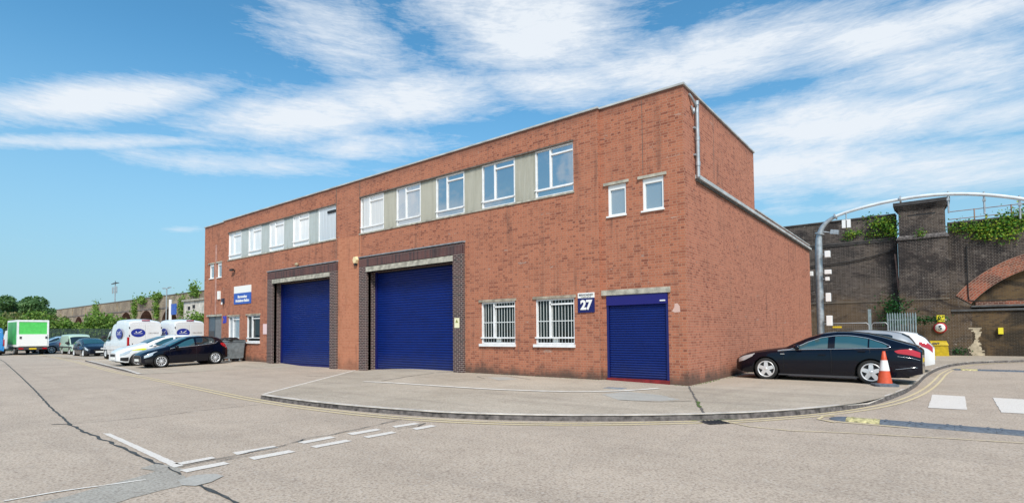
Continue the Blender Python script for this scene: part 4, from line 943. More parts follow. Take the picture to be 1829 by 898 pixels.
def hatch(name, label, loc, rz, paint, L=3.95, H=1.48, W_=.86, win='glass_car', wb=(.78,3.27), wr=.305, rim=(11,.022,0), group=None, mpv=False, three=True, chrome=False, tail=True, decal=None):
    t = thing(name, label, 'car', loc, rz, group); k = L/3.95; h = H/1.48
    q = lambda pts: [(x*k, z*h) for x, z in pts]
    qx = lambda pts: [(x*k, z) for x, z in pts]
    if mpv: top = [(0,.62),(.08,.74),(.35,.88),(.8,.99),(1.1,1.07),(1.5,1.28),(1.9,1.42),(2.3,1.48),(3.0,1.49),(3.5,1.44),(3.75,1.30),(3.88,1.05),(3.95,.85)]
    else: top = [(0,.60),(.08,.72),(.35,.84),(.8,.95),(1.1,1.02),(1.5,1.22),(1.85,1.37),(2.2,1.46),(2.7,1.48),(3.2,1.44),(3.5,1.38),(3.72,1.25),(3.86,1.02),(3.95,.84)]
    B = Body(L, q([(0,.56),(.1,.66),(.4,.76),(.9,.86),(1.3,.91),(2.4,.97),(3.4,1.06),(3.8,1.02),(3.95,.8)]), q(top),
        qx([(0,W_*.66),(.06,W_*.78),(.2,W_*.9),(.45,W_*.965),(.9,W_),(3.2,W_),(3.6,W_*.97),(3.82,W_*.9),(3.95,W_*.76)]),
        qx([(0,W_*.5),(.3,W_*.76),(.9,W_*.82),(1.3,W_*.78),(1.9,W_*.68),(2.6,W_*.66),(3.3,W_*.66),(3.7,W_*.68),(3.95,W_*.6)]), zb=.19, wheels=(wb[0]*k,wb[1]*k), wr=wr, arch=wr+.045, edge=.06, N=110)
    B.shell(paint, t); underbody(t, B, W_); wheels(t, B, .18, wr*.74, rim, W_-.015)
    hi = qx([(1.18,1.1),(1.5,1.52),(1.85,1.76),(2.2,1.86),(2.8,1.88),(3.2,1.84),(3.5,1.6),(3.62,1.2)])
    B.patch('side_window', 1.24*k, 2.30*k, 1.07, hi, M[win], t, off=.005); B.patch('side_window', 2.40*k, 3.30*k, 1.1, hi, M['glass_car'] , t, off=.005)
    B.patch('windscreen', 1.18*k, 1.98*k, 2.06, 3.0, M['glass_car_light'], t); B.patch('rear_window', 3.52*k, 3.84*k, 2.15, 3.0, M['glass_car'], t)
    if chrome: b = MB(); B.line(b, qx([(1.2,1.03),(2.3,1.03),(3.30,1.06),(3.42,1.35)]), .014, off=.01); b.build('window_trim', M['chrome'], t)
    B.patch('headlight', .10*k, .62*k, qx([(.1,.60),(.3,.68),(.62,.90)]), qx([(.1,.88),(.3,.97),(.62,.98)]), M['lamp_clear'], t, off=.008)
    B.patch('tail_light', 3.55*k, 3.90*k, qx([(3.55,.88),(3.9,.70)]), qx([(3.55,1.08),(3.7,1.16),(3.9,1.02)]), M['tail_red'], t, off=.008, n=10)
    b = MB()
    for x in ((1.15,2.36) if three else (1.15,2.30,3.1)): B.line(b, [(x*k,.14),(x*k,1.0)], .004, off=.0)
    b.build('door_seam', M['black'], t)
    B.patch('door', 1.18*k, 2.33*k, .14, .97, paint, t, off=.005, n=16); handles(t, B, (2.18*k,), .82, paint)
    b = MB(); b.box(-.012,.03,-W_*.42,W_*.42,.46*h,.58*h); b.build('grille', M['black'], t)
    b = MB(); b.box(-.02,.0,-.26,.26,.34,.45); b.build('number_plate', M['plate_white'], t)
    b = MB(); b.box(L-.01,L+.015,-.26,.26,.45,.56); b.build('number_plate', M['plate_yellow'], t)
    B.patch('fog_lamp_recess', .12*k, .42*k, .12, .45, M['black'], t, off=.006, n=8)
    mirror(t, 1.42*k, -W_, .97*h, -1, paint, .1); mirror(t, 1.42*k, W_, .97*h, 1, paint, .1)
    if decal: B.patch('reflective_decal', .55*k, 1.12*k, qx([(.55,.82),(.8,.6),(1.12,.62)]), qx([(.55,.9),(.8,.92),(1.12,.9)]), M['yellow_film'], t, off=.009)
    return t, B
hatch('parked_car', 'black three door hatchback with multi spoke wheels in front of the grey bin', (-24.98,-5.62,.055), R(90), M['black_paint'], chrome=True, win='glass_car_light')
for o in [o for o in COL.objects if o.get('label', '').startswith('black three door')]: o.rotation_euler = (0, R(-1.7), R(90))
hatch('parked_car', 'white car with yellow reflective wing patch beside the black hatchback', (-28.2,-5.75,.06), R(90), M['white_car'], L=4.42, H=1.60, W_=.88, wr=.32, rim=(7,.04,0), mpv=True, three=False, decal=True, win='glass_car_light')
hatch('parked_car', 'silver hatchback seen over the boot of the black saloon', (.80,7.0,.1), 0, M['silver_car'], L=4.2, H=1.53, W_=.86, rim=(5,.05,0), three=False)
hatch('parked_car', 'white hatchback with large red rear lamp, farthest of the cars by the side wall', (1.2,9.75,.1), 0, M['white_car'], L=4.15, H=1.50, W_=.87, rim=(5,.05,0), three=False)
hatch('parked_car', 'dark blue car facing the camera beyond the white vans', (-45.3,-2.05,.03), R(180), M['navy_paint'], L=4.1, H=1.45, W_=.87, rim=(5,.05,0), three=False)
hatch('parked_car', 'grey blue car side on between the box truck and the pale green van', (-61.9,-2.75,.0), R(90), M['steel_blue_car'], L=4.3, H=1.58, W_=.9, wr=.36, rim=(9,.04,0), mpv=True, three=False)
hatch('parked_car', 'pale blue car roof showing behind the grey blue car', (-65.6,-3.0,.0), R(90), M['pale_blue_car'], L=4.2, H=1.66, W_=.87, three=False)

def van(label, loc, rz, paint, L=5.53, H=2.6, W_=1.0, kind='high', decals=False, sideslot=True):
    t = thing('parked_van', label, 'van', loc, rz, None); h = H/2.6; k = L/5.53
    if kind == 'high':
        top = [(0,.95),(.15,1.08),(.5,1.22),(.95,1.36),(1.3,1.75),(1.65,2.12),(2.0,2.33),(2.4,2.42),(2.7,2.46),(2.85,2.60),(3.1,2.63),(4.4,2.63),(4.6,2.58),(5.35,2.54),(5.48,2.48),(5.53,2.40)]
        if decals: pass
    else: top = [(0,.85),(.15,1.0),(.5,1.12),(.95,1.24),(1.35,1.7),(1.7,2.2),(2.0,2.45),(2.4,2.55),(3.5,2.58),(5.35,2.56),(5.48,2.5),(5.53,2.4)]
    q = lambda p: [(x*k, z*h) for x, z in p]; qx = lambda p: [(x*k, z) for x, z in p]
    B = Body(L, q([(0,.80),(.4,1.05),(.95,1.2),(1.5,1.28),(5.53,1.30)]), q(top),
        qx([(0,W_*.7),(.1,W_*.86),(.4,W_*.95),(.9,W_),(5.45,W_),(5.53,W_*.985)]), qx([(0,W_*.55),(.5,W_*.8),(.95,W_*.82),(1.6,W_*.8),(2.2,W_*.84),(5.53,W_*.87)]), zb=.28, wheels=(1.0*k,4.3*k), wr=.34*min(1,h+.1), arch=.42*min(1,h+.1), edge=.13*h, N=90, tuck=.97)
    B.shell(paint, t); underbody(t, B, W_); wheels(t, B, .2, .21, (6,.05,0), W_-.02)
    hi = qx([(1.0,1.0),(1.35,1.5),(1.7,1.78),(2.0,1.80)])
    B.patch('side_window', 1.0*k, 1.95*k, .9, hi, M['glass_car'], t, off=.008, n=12); B.patch('windscreen', .98*k, 1.75*k, 2.03, 3.0, M['glass_car'], t, n=12)
    B.patch('headlight', .08, .5*k, .70, .95, M['lamp_clear'], t, off=.008, n=8)
    b = MB(); b.box(-.03,.12,-W_*.72,W_*.72,.32,.55); b.build('bumper', M['dark_grey'], t)
    b = MB(); b.box(.1,L*.99,-W_-.02,-W_+.03,.62,.72); b.box(.1,L*.99,W_-.03,W_+.02,.62,.72); b.build('side_moulding', M['dark_grey'] if not decals else paint, t)
    for sd_ in (-1, 1):
        b = MB(); b.box(L-.10,L+.012,sd_*(W_*.90),sd_*(W_+.004),.85*h,1.45*h); b.build('tail_light', M['tail_red'], t)
        b = MB(); b.box(L+.002,L+.02,sd_*.03,sd_*W_*.86,.55,2.25*h); b.build('rear_door', paint, t)
        for z in (.9,1.5,2.0): 
            b = MB(); b.box(L+.0,L+.035,sd_*W_*.88,sd_*W_*.93,z*h,z*h+.10); b.build('hinge', M['dark_grey'], t)
        mirror(t, 1.1*k, sd_*W_, 1.45*h, sd_, M['black'], .17)
    b = MB(); B.line(b, [(2.05*k,.1),(2.05*k,1.9)], .008, off=.002); B.line(b, [(1.0*k,.25),(1.0*k,1.0)], .008, off=.002); b.build('door_seam', M['dark_grey'], t)
    b = MB(); b.box(L,L+.03,-.30,.30,.42,.54); b.build('number_plate', M['plate_yellow'], t)
    b = MB(); b.box(L-.06,L+.012,-.22,.22,2.50*h,2.56*h); b.build('brake_light', M['tail_red'], t)
    b = MB(); b.box(L-.05,L+.06,-W_*.8,W_*.8,.33,.45); b.build('rear_bumper', M['dark_grey'], t)
    if decals:
        def oval(c, u, w, ra, rb, nm='logo'):
            b = MB(); c = Vector(c); u = Vector(u); w = Vector(w); n_ = u.cross(w)
            pts = [c+u*(ra*math.cos(2*math.pi*i/28))+w*(rb*math.sin(2*math.pi*i/28)) for i in range(28)]
            b.add(pts, [tuple(range(28))]); lg = b.build(nm, M['logo_blue'], t)
            s_ = MB(); c2 = c+n_*.004
            s_.add([c2+u*(ra*-.05)+w*(rb*.05), c2+u*(ra*.55)+w*(rb*.62), c2+u*(ra*.42)+w*(rb*.30), c2+u*(ra*.12)+w*(rb*.02)], [(0,1,2,3)])
            s_.add([c2+u*(ra*-.42)+w*(rb*.25), c2+u*(ra*-.30)+w*(rb*.42), c2+u*(ra*-.12)+w*(rb*.08), c2+u*(ra*-.2)+w*(rb*.05)], [(0,1,2,3)])
            s_.add([c2+u*(ra*-.6)+w*(rb*-.12), c2+u*(ra*.6)+w*(rb*-.12), c2+u*(ra*.6)+w*(rb*-.2), c2+u*(ra*-.6)+w*(rb*-.2)], [(3,2,1,0)])
            s_.build('bird_emblem', M['sign_white'], lg)
        oval((L+.026,-.42,1.72), (0,1,0), (0,0,1), .40, .27); oval((3.9,-W_-.012,1.68), (1,0,0), (0,0,1), .62, .34)
        text_obj('lettering', 'DELIVERIES', mat('van_text', (.35,.33,.33), .5), t, (L+.026,.45,1.70), .12, xdir=(0,1,0))
        b = MB(); b.box(L-.005,L+.05,-.75,-.72,.95,1.05); b.box(L-.005,L+.05,-.08,-.05,1.1,1.25); b.build('door_handle', M['dark_grey'], t)
    return t
van('white high roof van with blue oval logos, its front wheel at the pad edge', (-40.48,-2.2,.10), 0, M['white_car'], decals=True)
van('white high roof van with blue oval logo, parked beside the left end of the building', (-39.43,.05,.10), 0, M['white_car'], decals=True)
van('plain white low van, its roof showing behind the logo van and the dark blue car', (-53.2,.9,.02), 0, M['white_car'], L=5.2, H=2.15, W_=.97, kind='low')
van('small pale green and white van facing the camera behind the dark blue car', (-54.6,-.9,.0), R(180), M['pale_green'], L=4.1, H=1.85, W_=.9, kind='low')
van('bright blue van cut by the left edge of the photo', (-64.2,-6.50,.0), 0, M['van_blue'], L=5.3, H=2.5, W_=.98, kind='high')
# box truck
t = thing('box_truck', 'white and green box truck with green rear shutter seen from behind', 'truck', (-58,-3.79,0)); o_ = (-58,-3.79,0)
b = MB(o_); b.box(-62.3,-58.02,-4.87,-2.71,.72,3.12); b.build('cargo_box', M['sign_white'], t, bevel=.03)
b = MB(o_); b.box(-62.0,-58.15,-4.884,-4.872,.95,2.95); b.build('side_panel', M['green_panel'], t)
b = MB(o_); frame_rect(b, 0, 1, 0, 1, 0, .1) if False else None
b.box(-58.02,-57.97,-4.87,-4.74,.75,3.12); b.box(-58.02,-57.97,-2.84,-2.71,.75,3.12); b.box(-58.02,-57.97,-4.74,-2.84,2.95,3.12); b.build('rear_frame', M['white'], t)
b = MB(o_)
for i in range(9): b.box(-58.018,-58.0+.004*(i%2),-4.74,-2.84,1.86+i*.121,1.86+(i+1)*.121-.006)
b.build('rear_shutter', M['green_bright'], t)
b = MB(o_); b.box(-58.0,-57.93,-4.76,-2.82,.80,1.85); b.build('tail_lift', M['sign_white'], t)
for y in (-4.70,-2.96): b = MB(o_); b.box(-57.93,-57.90,y,y+.14,1.45,1.65); b.build('lift_arm', M['dark_grey'], t)
b = MB(o_); b.box(-58.15,-57.95,-4.85,-2.73,.50,.66); b.build('rear_bumper', M['dark_grey'], t)
for y in (-4.75,-3.15): b = MB(o_); b.box(-57.95,-57.92,y,y+.32,.52,.64); b.build('tail_light', M['tail_red'], t)
b = MB(o_); b.box(-57.95,-57.92,-4.05,-3.55,.50,.62); b.build('number_plate', M['plate_yellow'], t)
b = MB(o_); b.box(-66.6,-58.2,-4.3,-3.3,.42,.62); b.build('chassis', M['black'], t)
b = MB(o_); b.add([(-62.4,-4.75,.5),(-66.5,-4.7,.5),(-66.5,-4.7,1.1),(-65.6,-4.7,1.3),(-64.8,-4.65,2.2),(-62.4,-4.65,2.3)]+[(-62.4,-2.83,.5),(-66.5,-2.88,.5),(-66.5,-2.88,1.1),(-65.6,-2.88,1.3),(-64.8,-2.93,2.2),(-62.4,-2.93,2.3)],
    [(0,1,2,3,4,5),(11,10,9,8,7,6)]+[(i,(i+6),(i+1)%6+6,(i+1)%6) for i in range(6)]); b.build('cab', M['sign_white'], t)
for x in (-59.6,-65.4):
    for y, s_ in ((-4.80,-1),(-2.78,1)): wheel(t, x+58, y+3.79, .36, .24, .2, (6,.05,0), s_)

# ------------------------------------------------------------------ street furniture
def copy_tree(o, parent=None, loc=None):
    c = o.copy(); COL.objects.link(c); c.parent = parent
    for ch in [k for k in COL.objects if k.parent == o]: copy_tree(ch, c)
    if loc: c.location = loc
    return c
t = thing('traffic_cone', 'tall orange traffic cone with one white band on a black base behind the black saloon', 'traffic cone', (4.28,2.86,.108), R(20))
b = MB(); pts = [(-.27,-.27),(.27,-.27),(.27,.27),(-.27,.27)]
oc = []
for i, (x, y) in enumerate(pts):
    sx_ = 1 if x > 0 else -1; sy_ = 1 if y > 0 else -1
    c_ = [(x-sx_*.07, y), (x, y-sy_*.07)]; oc += c_ if i % 2 == 1 else c_[::-1]
oc = sorted(oc, key=lambda p: math.atan2(p[1], p[0])); b.prism(oc, 0, .065); b.lathe([(.065,.24),(.085,.205),(.09,.19)], (0,0,0), (0,0,1), 24); b.build('base', M['hump'], t)
def rc(z): return .175-(.175-.032)*(z-.07)/.88
for (z0, z1, mm) in ((.07,.42,'orange'),(.42,.70,'cone_white'),(.70,.94,'orange')):
    b = MB(); e_ = .004 if mm == 'cone_white' else 0; b.lathe([(z0,rc(z0)+e_),(z1,rc(z1)+e_)]+([(z1+.005,rc(z1)*.7)] if z1 > .9 else []), (0,0,0), (0,0,1), 28); b.build('cone_body' if mm == 'orange' else 'reflective_band', M[mm], t)
def hump(label, x0, y, n, skew=0):
    t = thing('speed_hump', label, 'speed hump', (x0, y, 0), skew, 'speed humps across the road')
    def seg(a, c, m_):
        b = MB(); K = 10; pts = []
        for x in (a, c):
            for k in range(K+1): th = math.pi*k/K; pts.append((x, -.19*math.cos(th), .055*math.sin(th)**.8+.001))
        b.add(pts, [(k, K+1+k, K+2+k, k+1) for k in range(K)], True); b.add(pts, [tuple(range(K+1)), tuple(range(2*K+1, K, -1))])
        for xx in (a+.08, c-.08):
            for yy in (-.1,.1): b.cyl((xx,yy,.03),(xx,yy,.056),.02,n=8)
        b.build('module', m_, t)
    b = MB(); K = 10; pts = []
    for i in range(7):
        an = math.pi/2*i/6; xx = .26-.26*math.sin(an) if False else .28*(1-math.cos(an)); s_ = math.sin(an)*.999+.001
        for k in range(K+1): th = math.pi*k/K; pts.append((xx, -.19*math.cos(th)*s_, .055*math.sin(th)**.8*s_+.001))
    b.add(pts, [(i*(K+1)+k, (i+1)*(K+1)+k, (i+1)*(K+1)+k+1, i*(K+1)+k+1) for i in range(6) for k in range(K)], True); b.build('end_cap', M['hump'], t)
    for i in range(n): seg(.283+i*.5, .283+i*.5+.497, M['hump_y'] if i % 2 == 0 and i < 1 or i % 6 == 2 and False else M['hump'])
    return t
hump('long grey rubber speed hump with one yellow section near the kerb', 3.80, -3.28, 13)
hump('far rubber speed hump beyond the zebra crossing', 5.85, 13.0, 12)
# bin
t = thing('wheeled_bin', 'grey four wheeled metal bin with overfull dark lid beside the left windows', 'bin', (-26.05,-.70,.12))
b = MB(); X0, X1, Y0, Y1 = -.62,.68,-.5,.42
lo = [(X0+.08,Y0+.12,.20),(X1-.08,Y0+.12,.20),(X1-.08,Y1-.05,.20),(X0+.08,Y1-.05,.20)]; up_ = [(X0,Y0,1.18),(X1,Y0,1.18),(X1,Y1,1.18),(X0,Y1,1.18)]
b.add(lo+up_, [(3,2,1,0)]+[(i,(i+1)%4,4+(i+1)%4,4+i) for i in range(4)]); b.box(X0-.03,X1+.03,Y0-.03,Y1+.03,1.15,1.21)
for z in (.45,.7,.95): f_ = (z-.2)/.98; b.box(X0+.08-.08*f_,X1-.08+.08*f_,Y0+.12-.12*f_-.02,Y0+.12-.12*f_,z,z+.03)
b.tube([(-.4,-.52,1.05),(-.25,-.55,.75),(.35,-.55,.75),(.5,-.52,.8)], .018); b.build('bin_body', M['bin'], t)
b = MB()
for i in range(14):
    x = X0+.1+1.1*rnd.random(); y = Y0+.1+.7*rnd.random(); s_ = .12+.1*rnd.random()
    b.lathe([(0,.01),(.0,s_),(s_*.5,s_*.9),(s_*.8,s_*.4),(s_*.85,0)], (x,y,1.2), (rnd.random()*.3,rnd.random()*.3,1), 8)
b.box(X0,X1,Y0,Y1,1.205,1.24); b.build('lid', M['black'], t)
for x in (X0+.2, X1-.2):
    for y in (Y0+.2, Y1-.15):
        b = MB(); b.lathe([(-.03,0),(-.03,.1),(.03,.1),(.03,0)], (x,y,.10), (1,.3,0), 14); w = b.build('wheel', M['galv'], t); b = MB(); b.box(x-.05,x+.05,y-.04,y+.04,.17,.2); b.build('caster', M['dark_grey'], w)
b = MB(); b.box(-.58+.0,-.35,-.52,-.50,.78,.98); b.build('sticker', M['sign_white'], t)
# grit bin
t = thing('grit_bin', 'yellow plastic grit bin with sloping lid against the viaduct pier', 'grit bin', (5.45,24.3,.1))
b = MB(); b.add([(-.52,-.36,0),(.52,-.36,0),(.52,.36,0),(-.52,.36,0),(-.60,-.42,.62),(.48,-.42,.62),(.48,.40,.62),(-.60,.40,.62)], [(3,2,1,0),(0,1,5,4),(1,2,6,5),(2,3,7,6),(3,0,4,7)]); b.build('bin_body', M['grit'], t)
b = MB(); b.add([(-.64,-.46,.625),(.52,-.46,.625),(.52,.42,.625),(-.64,.42,.625),(-.58,-.34,.80),(.44,-.34,.80),(.42,.38,.86),(-.56,.38,.86)], [(0,1,5,4),(1,2,6,5),(2,3,7,6),(3,0,4,7),(4,5,6,7)]); b.build('lid', M['grit'], t)
text_obj('lettering', 'GRIT', M['text_dark'], t, (-.06,-.425,.71), .16, up=(0,.4,.9), bold=.006)
# speed limit sign
t = thing('speed_limit_sign', 'round red bordered sign with a 5 on the viaduct pier', 'sign', (5.62,24.7,1.7)); 
b = MB(); b.lathe([(.02,0),(.02,.31),(0,.31)], (0,0,0), (0,-1,0), 36); b.build('red_border', M['sign_red'], t)
b = MB(); b.lathe([(.024,0),(.024,.235),(.02,.235)], (0,0,0), (0,-1,0), 36); b.build('sign_face', M['sign_white'], t); text_obj('numeral', '5', M['text_dark'], t, (0,-.028,-.01), .36, bold=.012)
t = thing('yellow_sign', 'square yellow warning sign above the round speed sign', 'sign', (5.66,24.7,2.24)); b = MB(); b.box(-.18,.18,-.02,0,-.19,.19); b.build('sign_plate', M['sign_yellow'], t)
b = MB(); b.box(-.1,.1,-.024,-.021,-.1,-.085); b.box(-.03,.03,-.024,-.021,.03,.10); b.build('symbol', M['text_dark'], t)
b = MB((8.22,25.2,1.5)); b.box(8.12,8.33,25.12,25.29,1.33,1.68); tag(b.build('wall_box', M['sign_yellow']), 'small yellow box fixed under the brick arch', 'box')

# gantry: arched pipe over the road with cameras
t = thing('gantry', 'tall curved galvanised gantry arch rising from beside the building over the road', 'gantry', (.32,19.9,0))
pts = [(.32,.0),(.32,3),(.33,5.5),(.34,6.5),(.38,6.95),(.50,7.35),(.72,7.66),(1.05,7.9),(1.6,8.1),(2.6,8.30),(3.8,8.44),(5.1,8.48),(6.3,8.38),(7.5,8.14),(8.8,7.72),(9.8,7.2),(10.6,6.4),(10.9,5.4),(11,4.0),(11,0)]
pp = []
for i in range(len(pts)-1):
    p0, p1, p2, p3 = pts[max(0,i-1)], pts[i], pts[i+1], pts[min(len(pts)-1,i+2)]
    for k in range(4):
        s_ = k/4; f_ = lambda a,b,c,d: .5*((2*b)+(-a+c)*s_+(2*a-5*b+4*c-d)*s_*s_+(-a+3*b-3*c+d)*s_**3)
        pp.append((f_(p0[0],p1[0],p2[0],p3[0])-.32, 0, f_(p0[1],p1[1],p2[1],p3[1])))
pp.append((11-.32,0,0))
b = MB(); b.tube(pp[:30], [.19-.10*max(0,min(1,(i-10)/19)) for i in range(30)], 14); b.build('arch_pipe', M['galv'], t)
b = MB(); b.tube(pp[29:], .085, 12); b.build('arch_arm', mat('steel_faded_to_sky', (.66,.70,.72), .5, noise=.2, nscale=3), t)  # fade of the arm into the bright sky is put into its paler colour
for k_ in (17, 29, 41): b = MB(); b.cyl(pp[k_], Vector(pp[k_])+(Vector(pp[k_+1])-Vector(pp[k_])).normalized()*.08, .24 if k_ < 20 else .17, n=14); b.build('flange', M['galv'], t)
for x, z in ((6.1-.32,8.2),(7.45-.32,7.95),(8.7-.32,7.55)):
    b = MB(); b.cyl((x,0,z+.35),(x,0,z-.75),.04,n=8); b.box(x-.06,x+.06,-.06,.06,z-.12,z+.0); b.build('drop_post', M['galv'], t)
def box_thing(x, y, z, sx_, sy_, sz, label, name='security_camera', cat='security camera'):
    tt = thing(name, label, cat, (x,y,z)); b = MB(); b.box(-sx_,sx_,-sy_,sy_,-sz,sz); b.build('housing', M['white_pvc'], tt, bevel=.02)
    b = MB(); b.cyl((-sx_,0,0),(-sx_-.12,.0,.0),.025,n=8); b.build('bracket', M['galv'], tt); 
box_thing(.80,19.6,5.86,.13,.15,.18,'white box on the gantry post just below its bend', 'equipment_box', 'equipment box')
box_thing(.80,19.6,4.86,.16,.16,.12,'white camera on the gantry post beside the eaves, upper of the pair', )
box_thing(.76,19.6,4.48,.10,.12,.10,'small white camera hanging right below the larger camera on the gantry post')
box_thing(.78,19.6,3.45,.12,.14,.24,'white box on the middle of the gantry post above the fence', 'equipment_box', 'equipment box')
box_thing(.80,19.6,2.15,.14,.14,.28,'white box low on the gantry post above the car roofs', 'equipment_box', 'equipment box')
box_thing(-.06,19.62,4.83,.12,.12,.13,'white camera left of the gantry post against the brick edge')
tt = thing('flood_light', 'tilted floodlight inside the bend of the gantry', 'lamp', (1.15,19.8,7.08)); b = MB(); b.box(-.2,.2,-.15,.15,-.12,.12); hh = b.build('housing', M['galv'], tt); hh.rotation_euler = (0,R(12),0)
b = MB(); b.cyl((-.2,0,0),(-.55,0,.1),.03,n=8); b.build('bracket', M['galv'], tt)
tt = thing('hanging_lamp', 'white double lamp hanging below the start of the gantry arm', 'lamp', (1.72,19.8,7.75)); b = MB(); b.box(-.2,-.03,-.1,.1,-.5,-.05); b.box(.03,.2,-.1,.1,-.5,-.05); b.build('lamp_head', M['white_pvc'], tt); b = MB(); b.cyl((0,0,.35),(0,0,-.1),.03,n=8); b.build('bracket', M['galv'], tt)

# temporary mesh fence panels
def heras(x0, x1, y, label):
    t = thing('mesh_fence_panel', label, 'fence', ((x0+x1)/2,y,.1), 0, 'mesh fence panels by the viaduct'); w_ = (x1-x0)/2; b = MB()
    b.tube([(-w_,0,0),(-w_,0,1.78),(-w_+.1,0,1.9),(w_-.1,0,1.9),(w_,0,1.78),(w_,0,0)], .022, 8); b.cyl((-w_,0,.25),(w_,0,.25),.018,n=6); b.build('frame', M['galv'], t)
    b = MB()
    for i in range(int(2*w_/.09)): x = -w_+.05+i*.09; b.cyl((x,0,.25),(x,0,1.9),.0022,n=4,cap=False)
    for i in range(8): b.cyl((-w_,0,.4+i*.2),(w_,0,.4+i*.2),.0022,n=4,cap=False)
    b.build('mesh', M['galv'], t)
heras(.42, 2.58, 20.1, 'wide mesh fence panel starting at the gantry post'); heras(2.70, 3.42, 20.1, 'narrow mesh fence panel ending at the grey palisade gate')
b = MB((1.1,20.05,1.7)); b.box(.88,1.32,20.03,20.06,1.74,1.84); tag(b.build('yellow_tag', M['grit']), 'small yellow tag on the wide mesh fence panel', 'tag')
b = MB((2.6,20.5,0)); b.box(2.52,2.66,20.45,20.58,0,2.75); tag(b.build('steel_post', M['galv_dark']), 'plain steel post standing between the two mesh fence panels', 'post')
def palisade(x0, y0, x1, y1, h, label, m_, grp=None):
    t = thing('palisade_fence', label, 'fence', (x0,y0,.05), math.atan2(y1-y0, x1-x0), grp); Ln = math.hypot(x1-x0, y1-y0); n = int(Ln/.115)
    for k in range(int(Ln/2.75)+2):
        x = min(Ln, k*2.75); b = MB(); b.box(x-.04,x+.04,.03,.12,0,h-.1); b.build('post', m_, t)
        if x >= Ln: break
    for z in (.35, h-.45): b = MB(); b.box(0,Ln,.01,.035,z,z+.05); b.build('rail', m_, t)
    b = MB()
    for i in range(n+1):
        x = i*Ln/n; w_ = .035
        b.add([(x-w_,0,.05),(x,-.02,.05),(x+w_,0,.05),(x-w_,0,h-.12),(x,-.02,h-.12),(x+w_,0,h-.12),(x,-.01,h)], [(0,1,4,3),(1,2,5,4),(3,4,6),(4,5,6),(2,0,3,5)])
    p_ = b.build('pales', m_, t); return t
palisade(3.28, 22.5, 4.55, 22.5, 2.55, 'grey palisade gate between the mesh fence and the viaduct pier', M['galv_dark'])
palisade(-73, -8.5, -70, 16, 2.5, 'long dark palisade fence beyond the far parked cars', mat('fence_dark', (.035,.06,.06), .6))

# ------------------------------------------------------------------ viaduct
VY = 25.3; V = thing('railway_viaduct', 'long sooty brick railway viaduct with arches and a tall capped pier', 'viaduct')
AC = [-(98.6+12.6*i) for i in range(0, 13)]; AW = 4.1; AZ = 6.9; SP = AZ-3.6
def archz(x, c): return SP+3.6*math.sqrt(max(0, 1-((x-c)/AW)**2))
b = MB(); topz = 9.45
xs = [-300]
# far part with real arched openings
bays = sorted(AC)
def vq(b, xa, za, xb_, zb_, zt, y=VY): b.quad((xa,y,za),(xb_,y,zb_),(xb_,y,zt),(xa,y,zt))
cur = -300
ring = MB(); inn_ = MB()
for c in bays:
    vq(b, cur, -.1, c-AW, -.1, topz)
    N_ = 20
    for i in range(N_):
        xa = c-AW*math.cos(math.pi*i/N_); xb_ = c-AW*math.cos(math.pi*(i+1)/N_); vq(b, xa, archz(xa, c), xb_, archz(xb_, c), topz)
        za, zb2 = archz(xa, c), archz(xb_, c)
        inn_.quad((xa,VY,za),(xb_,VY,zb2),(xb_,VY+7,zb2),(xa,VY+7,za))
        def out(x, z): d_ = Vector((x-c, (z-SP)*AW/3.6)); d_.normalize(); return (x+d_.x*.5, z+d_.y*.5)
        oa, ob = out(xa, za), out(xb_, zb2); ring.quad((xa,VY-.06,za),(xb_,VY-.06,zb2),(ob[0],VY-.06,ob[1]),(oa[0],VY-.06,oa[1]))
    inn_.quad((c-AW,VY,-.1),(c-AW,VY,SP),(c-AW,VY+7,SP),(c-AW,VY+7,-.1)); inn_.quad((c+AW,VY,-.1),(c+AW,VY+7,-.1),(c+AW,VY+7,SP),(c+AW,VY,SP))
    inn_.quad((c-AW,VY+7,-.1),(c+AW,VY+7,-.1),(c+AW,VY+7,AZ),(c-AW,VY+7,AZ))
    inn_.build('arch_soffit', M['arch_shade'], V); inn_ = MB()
    cur = c+AW
vq(b, cur, -.1, -40, -.1, topz)
for i in range(len(bays)):      # buttress pilasters and parapet recess lines
    pass
b.box(-300,-40,VY+.35,VY+7,topz-.4,topz-.3)
far = b.build('far_wall', M['viaduct_far'], V); ring.build('arch_ring', mat('grey_ring', (.30,.22,.17), .9, noise=.3, nscale=1), V); 
b = MB(); b.box(-300,-40,VY-.12,VY-.002,6.98,7.2); b.box(-300,-40,VY-.10,VY+.35,topz+.001,topz+.12); b.build('string_course', mat('grey_stone', (.17,.15,.14), .9, noise=.4, nscale=2), V)
for c in bays: b = MB(); b.box(c+6.1,c+6.55,VY-.2,VY-.003,7.3,topz-.1); b.build('buttress', M['viaduct_far'], V)
# near left wall
b = MB(); b.quad((-40,VY,-.1),(3.75,VY,-.1),(3.75,VY,8.62),(-40,VY,8.62)); b.quad((-40,VY,8.62),(3.75,VY,8.62),(3.75,VY+.5,8.62),(-40,VY+.5,8.62)); b.build('near_wall', M['viaduct'], V)
b = MB(); b.box(-40,3.7,VY-.06,VY+.5,8.621,8.70); b.box(-40,3.7,VY-.09,VY-.002,7.14,7.24); b.box(-40,3.7,VY-.05,VY-.001,7.03,7.13); b.build('string_course', mat('dark_stone', (.09,.08,.075), .9, noise=.5, nscale=3), V)
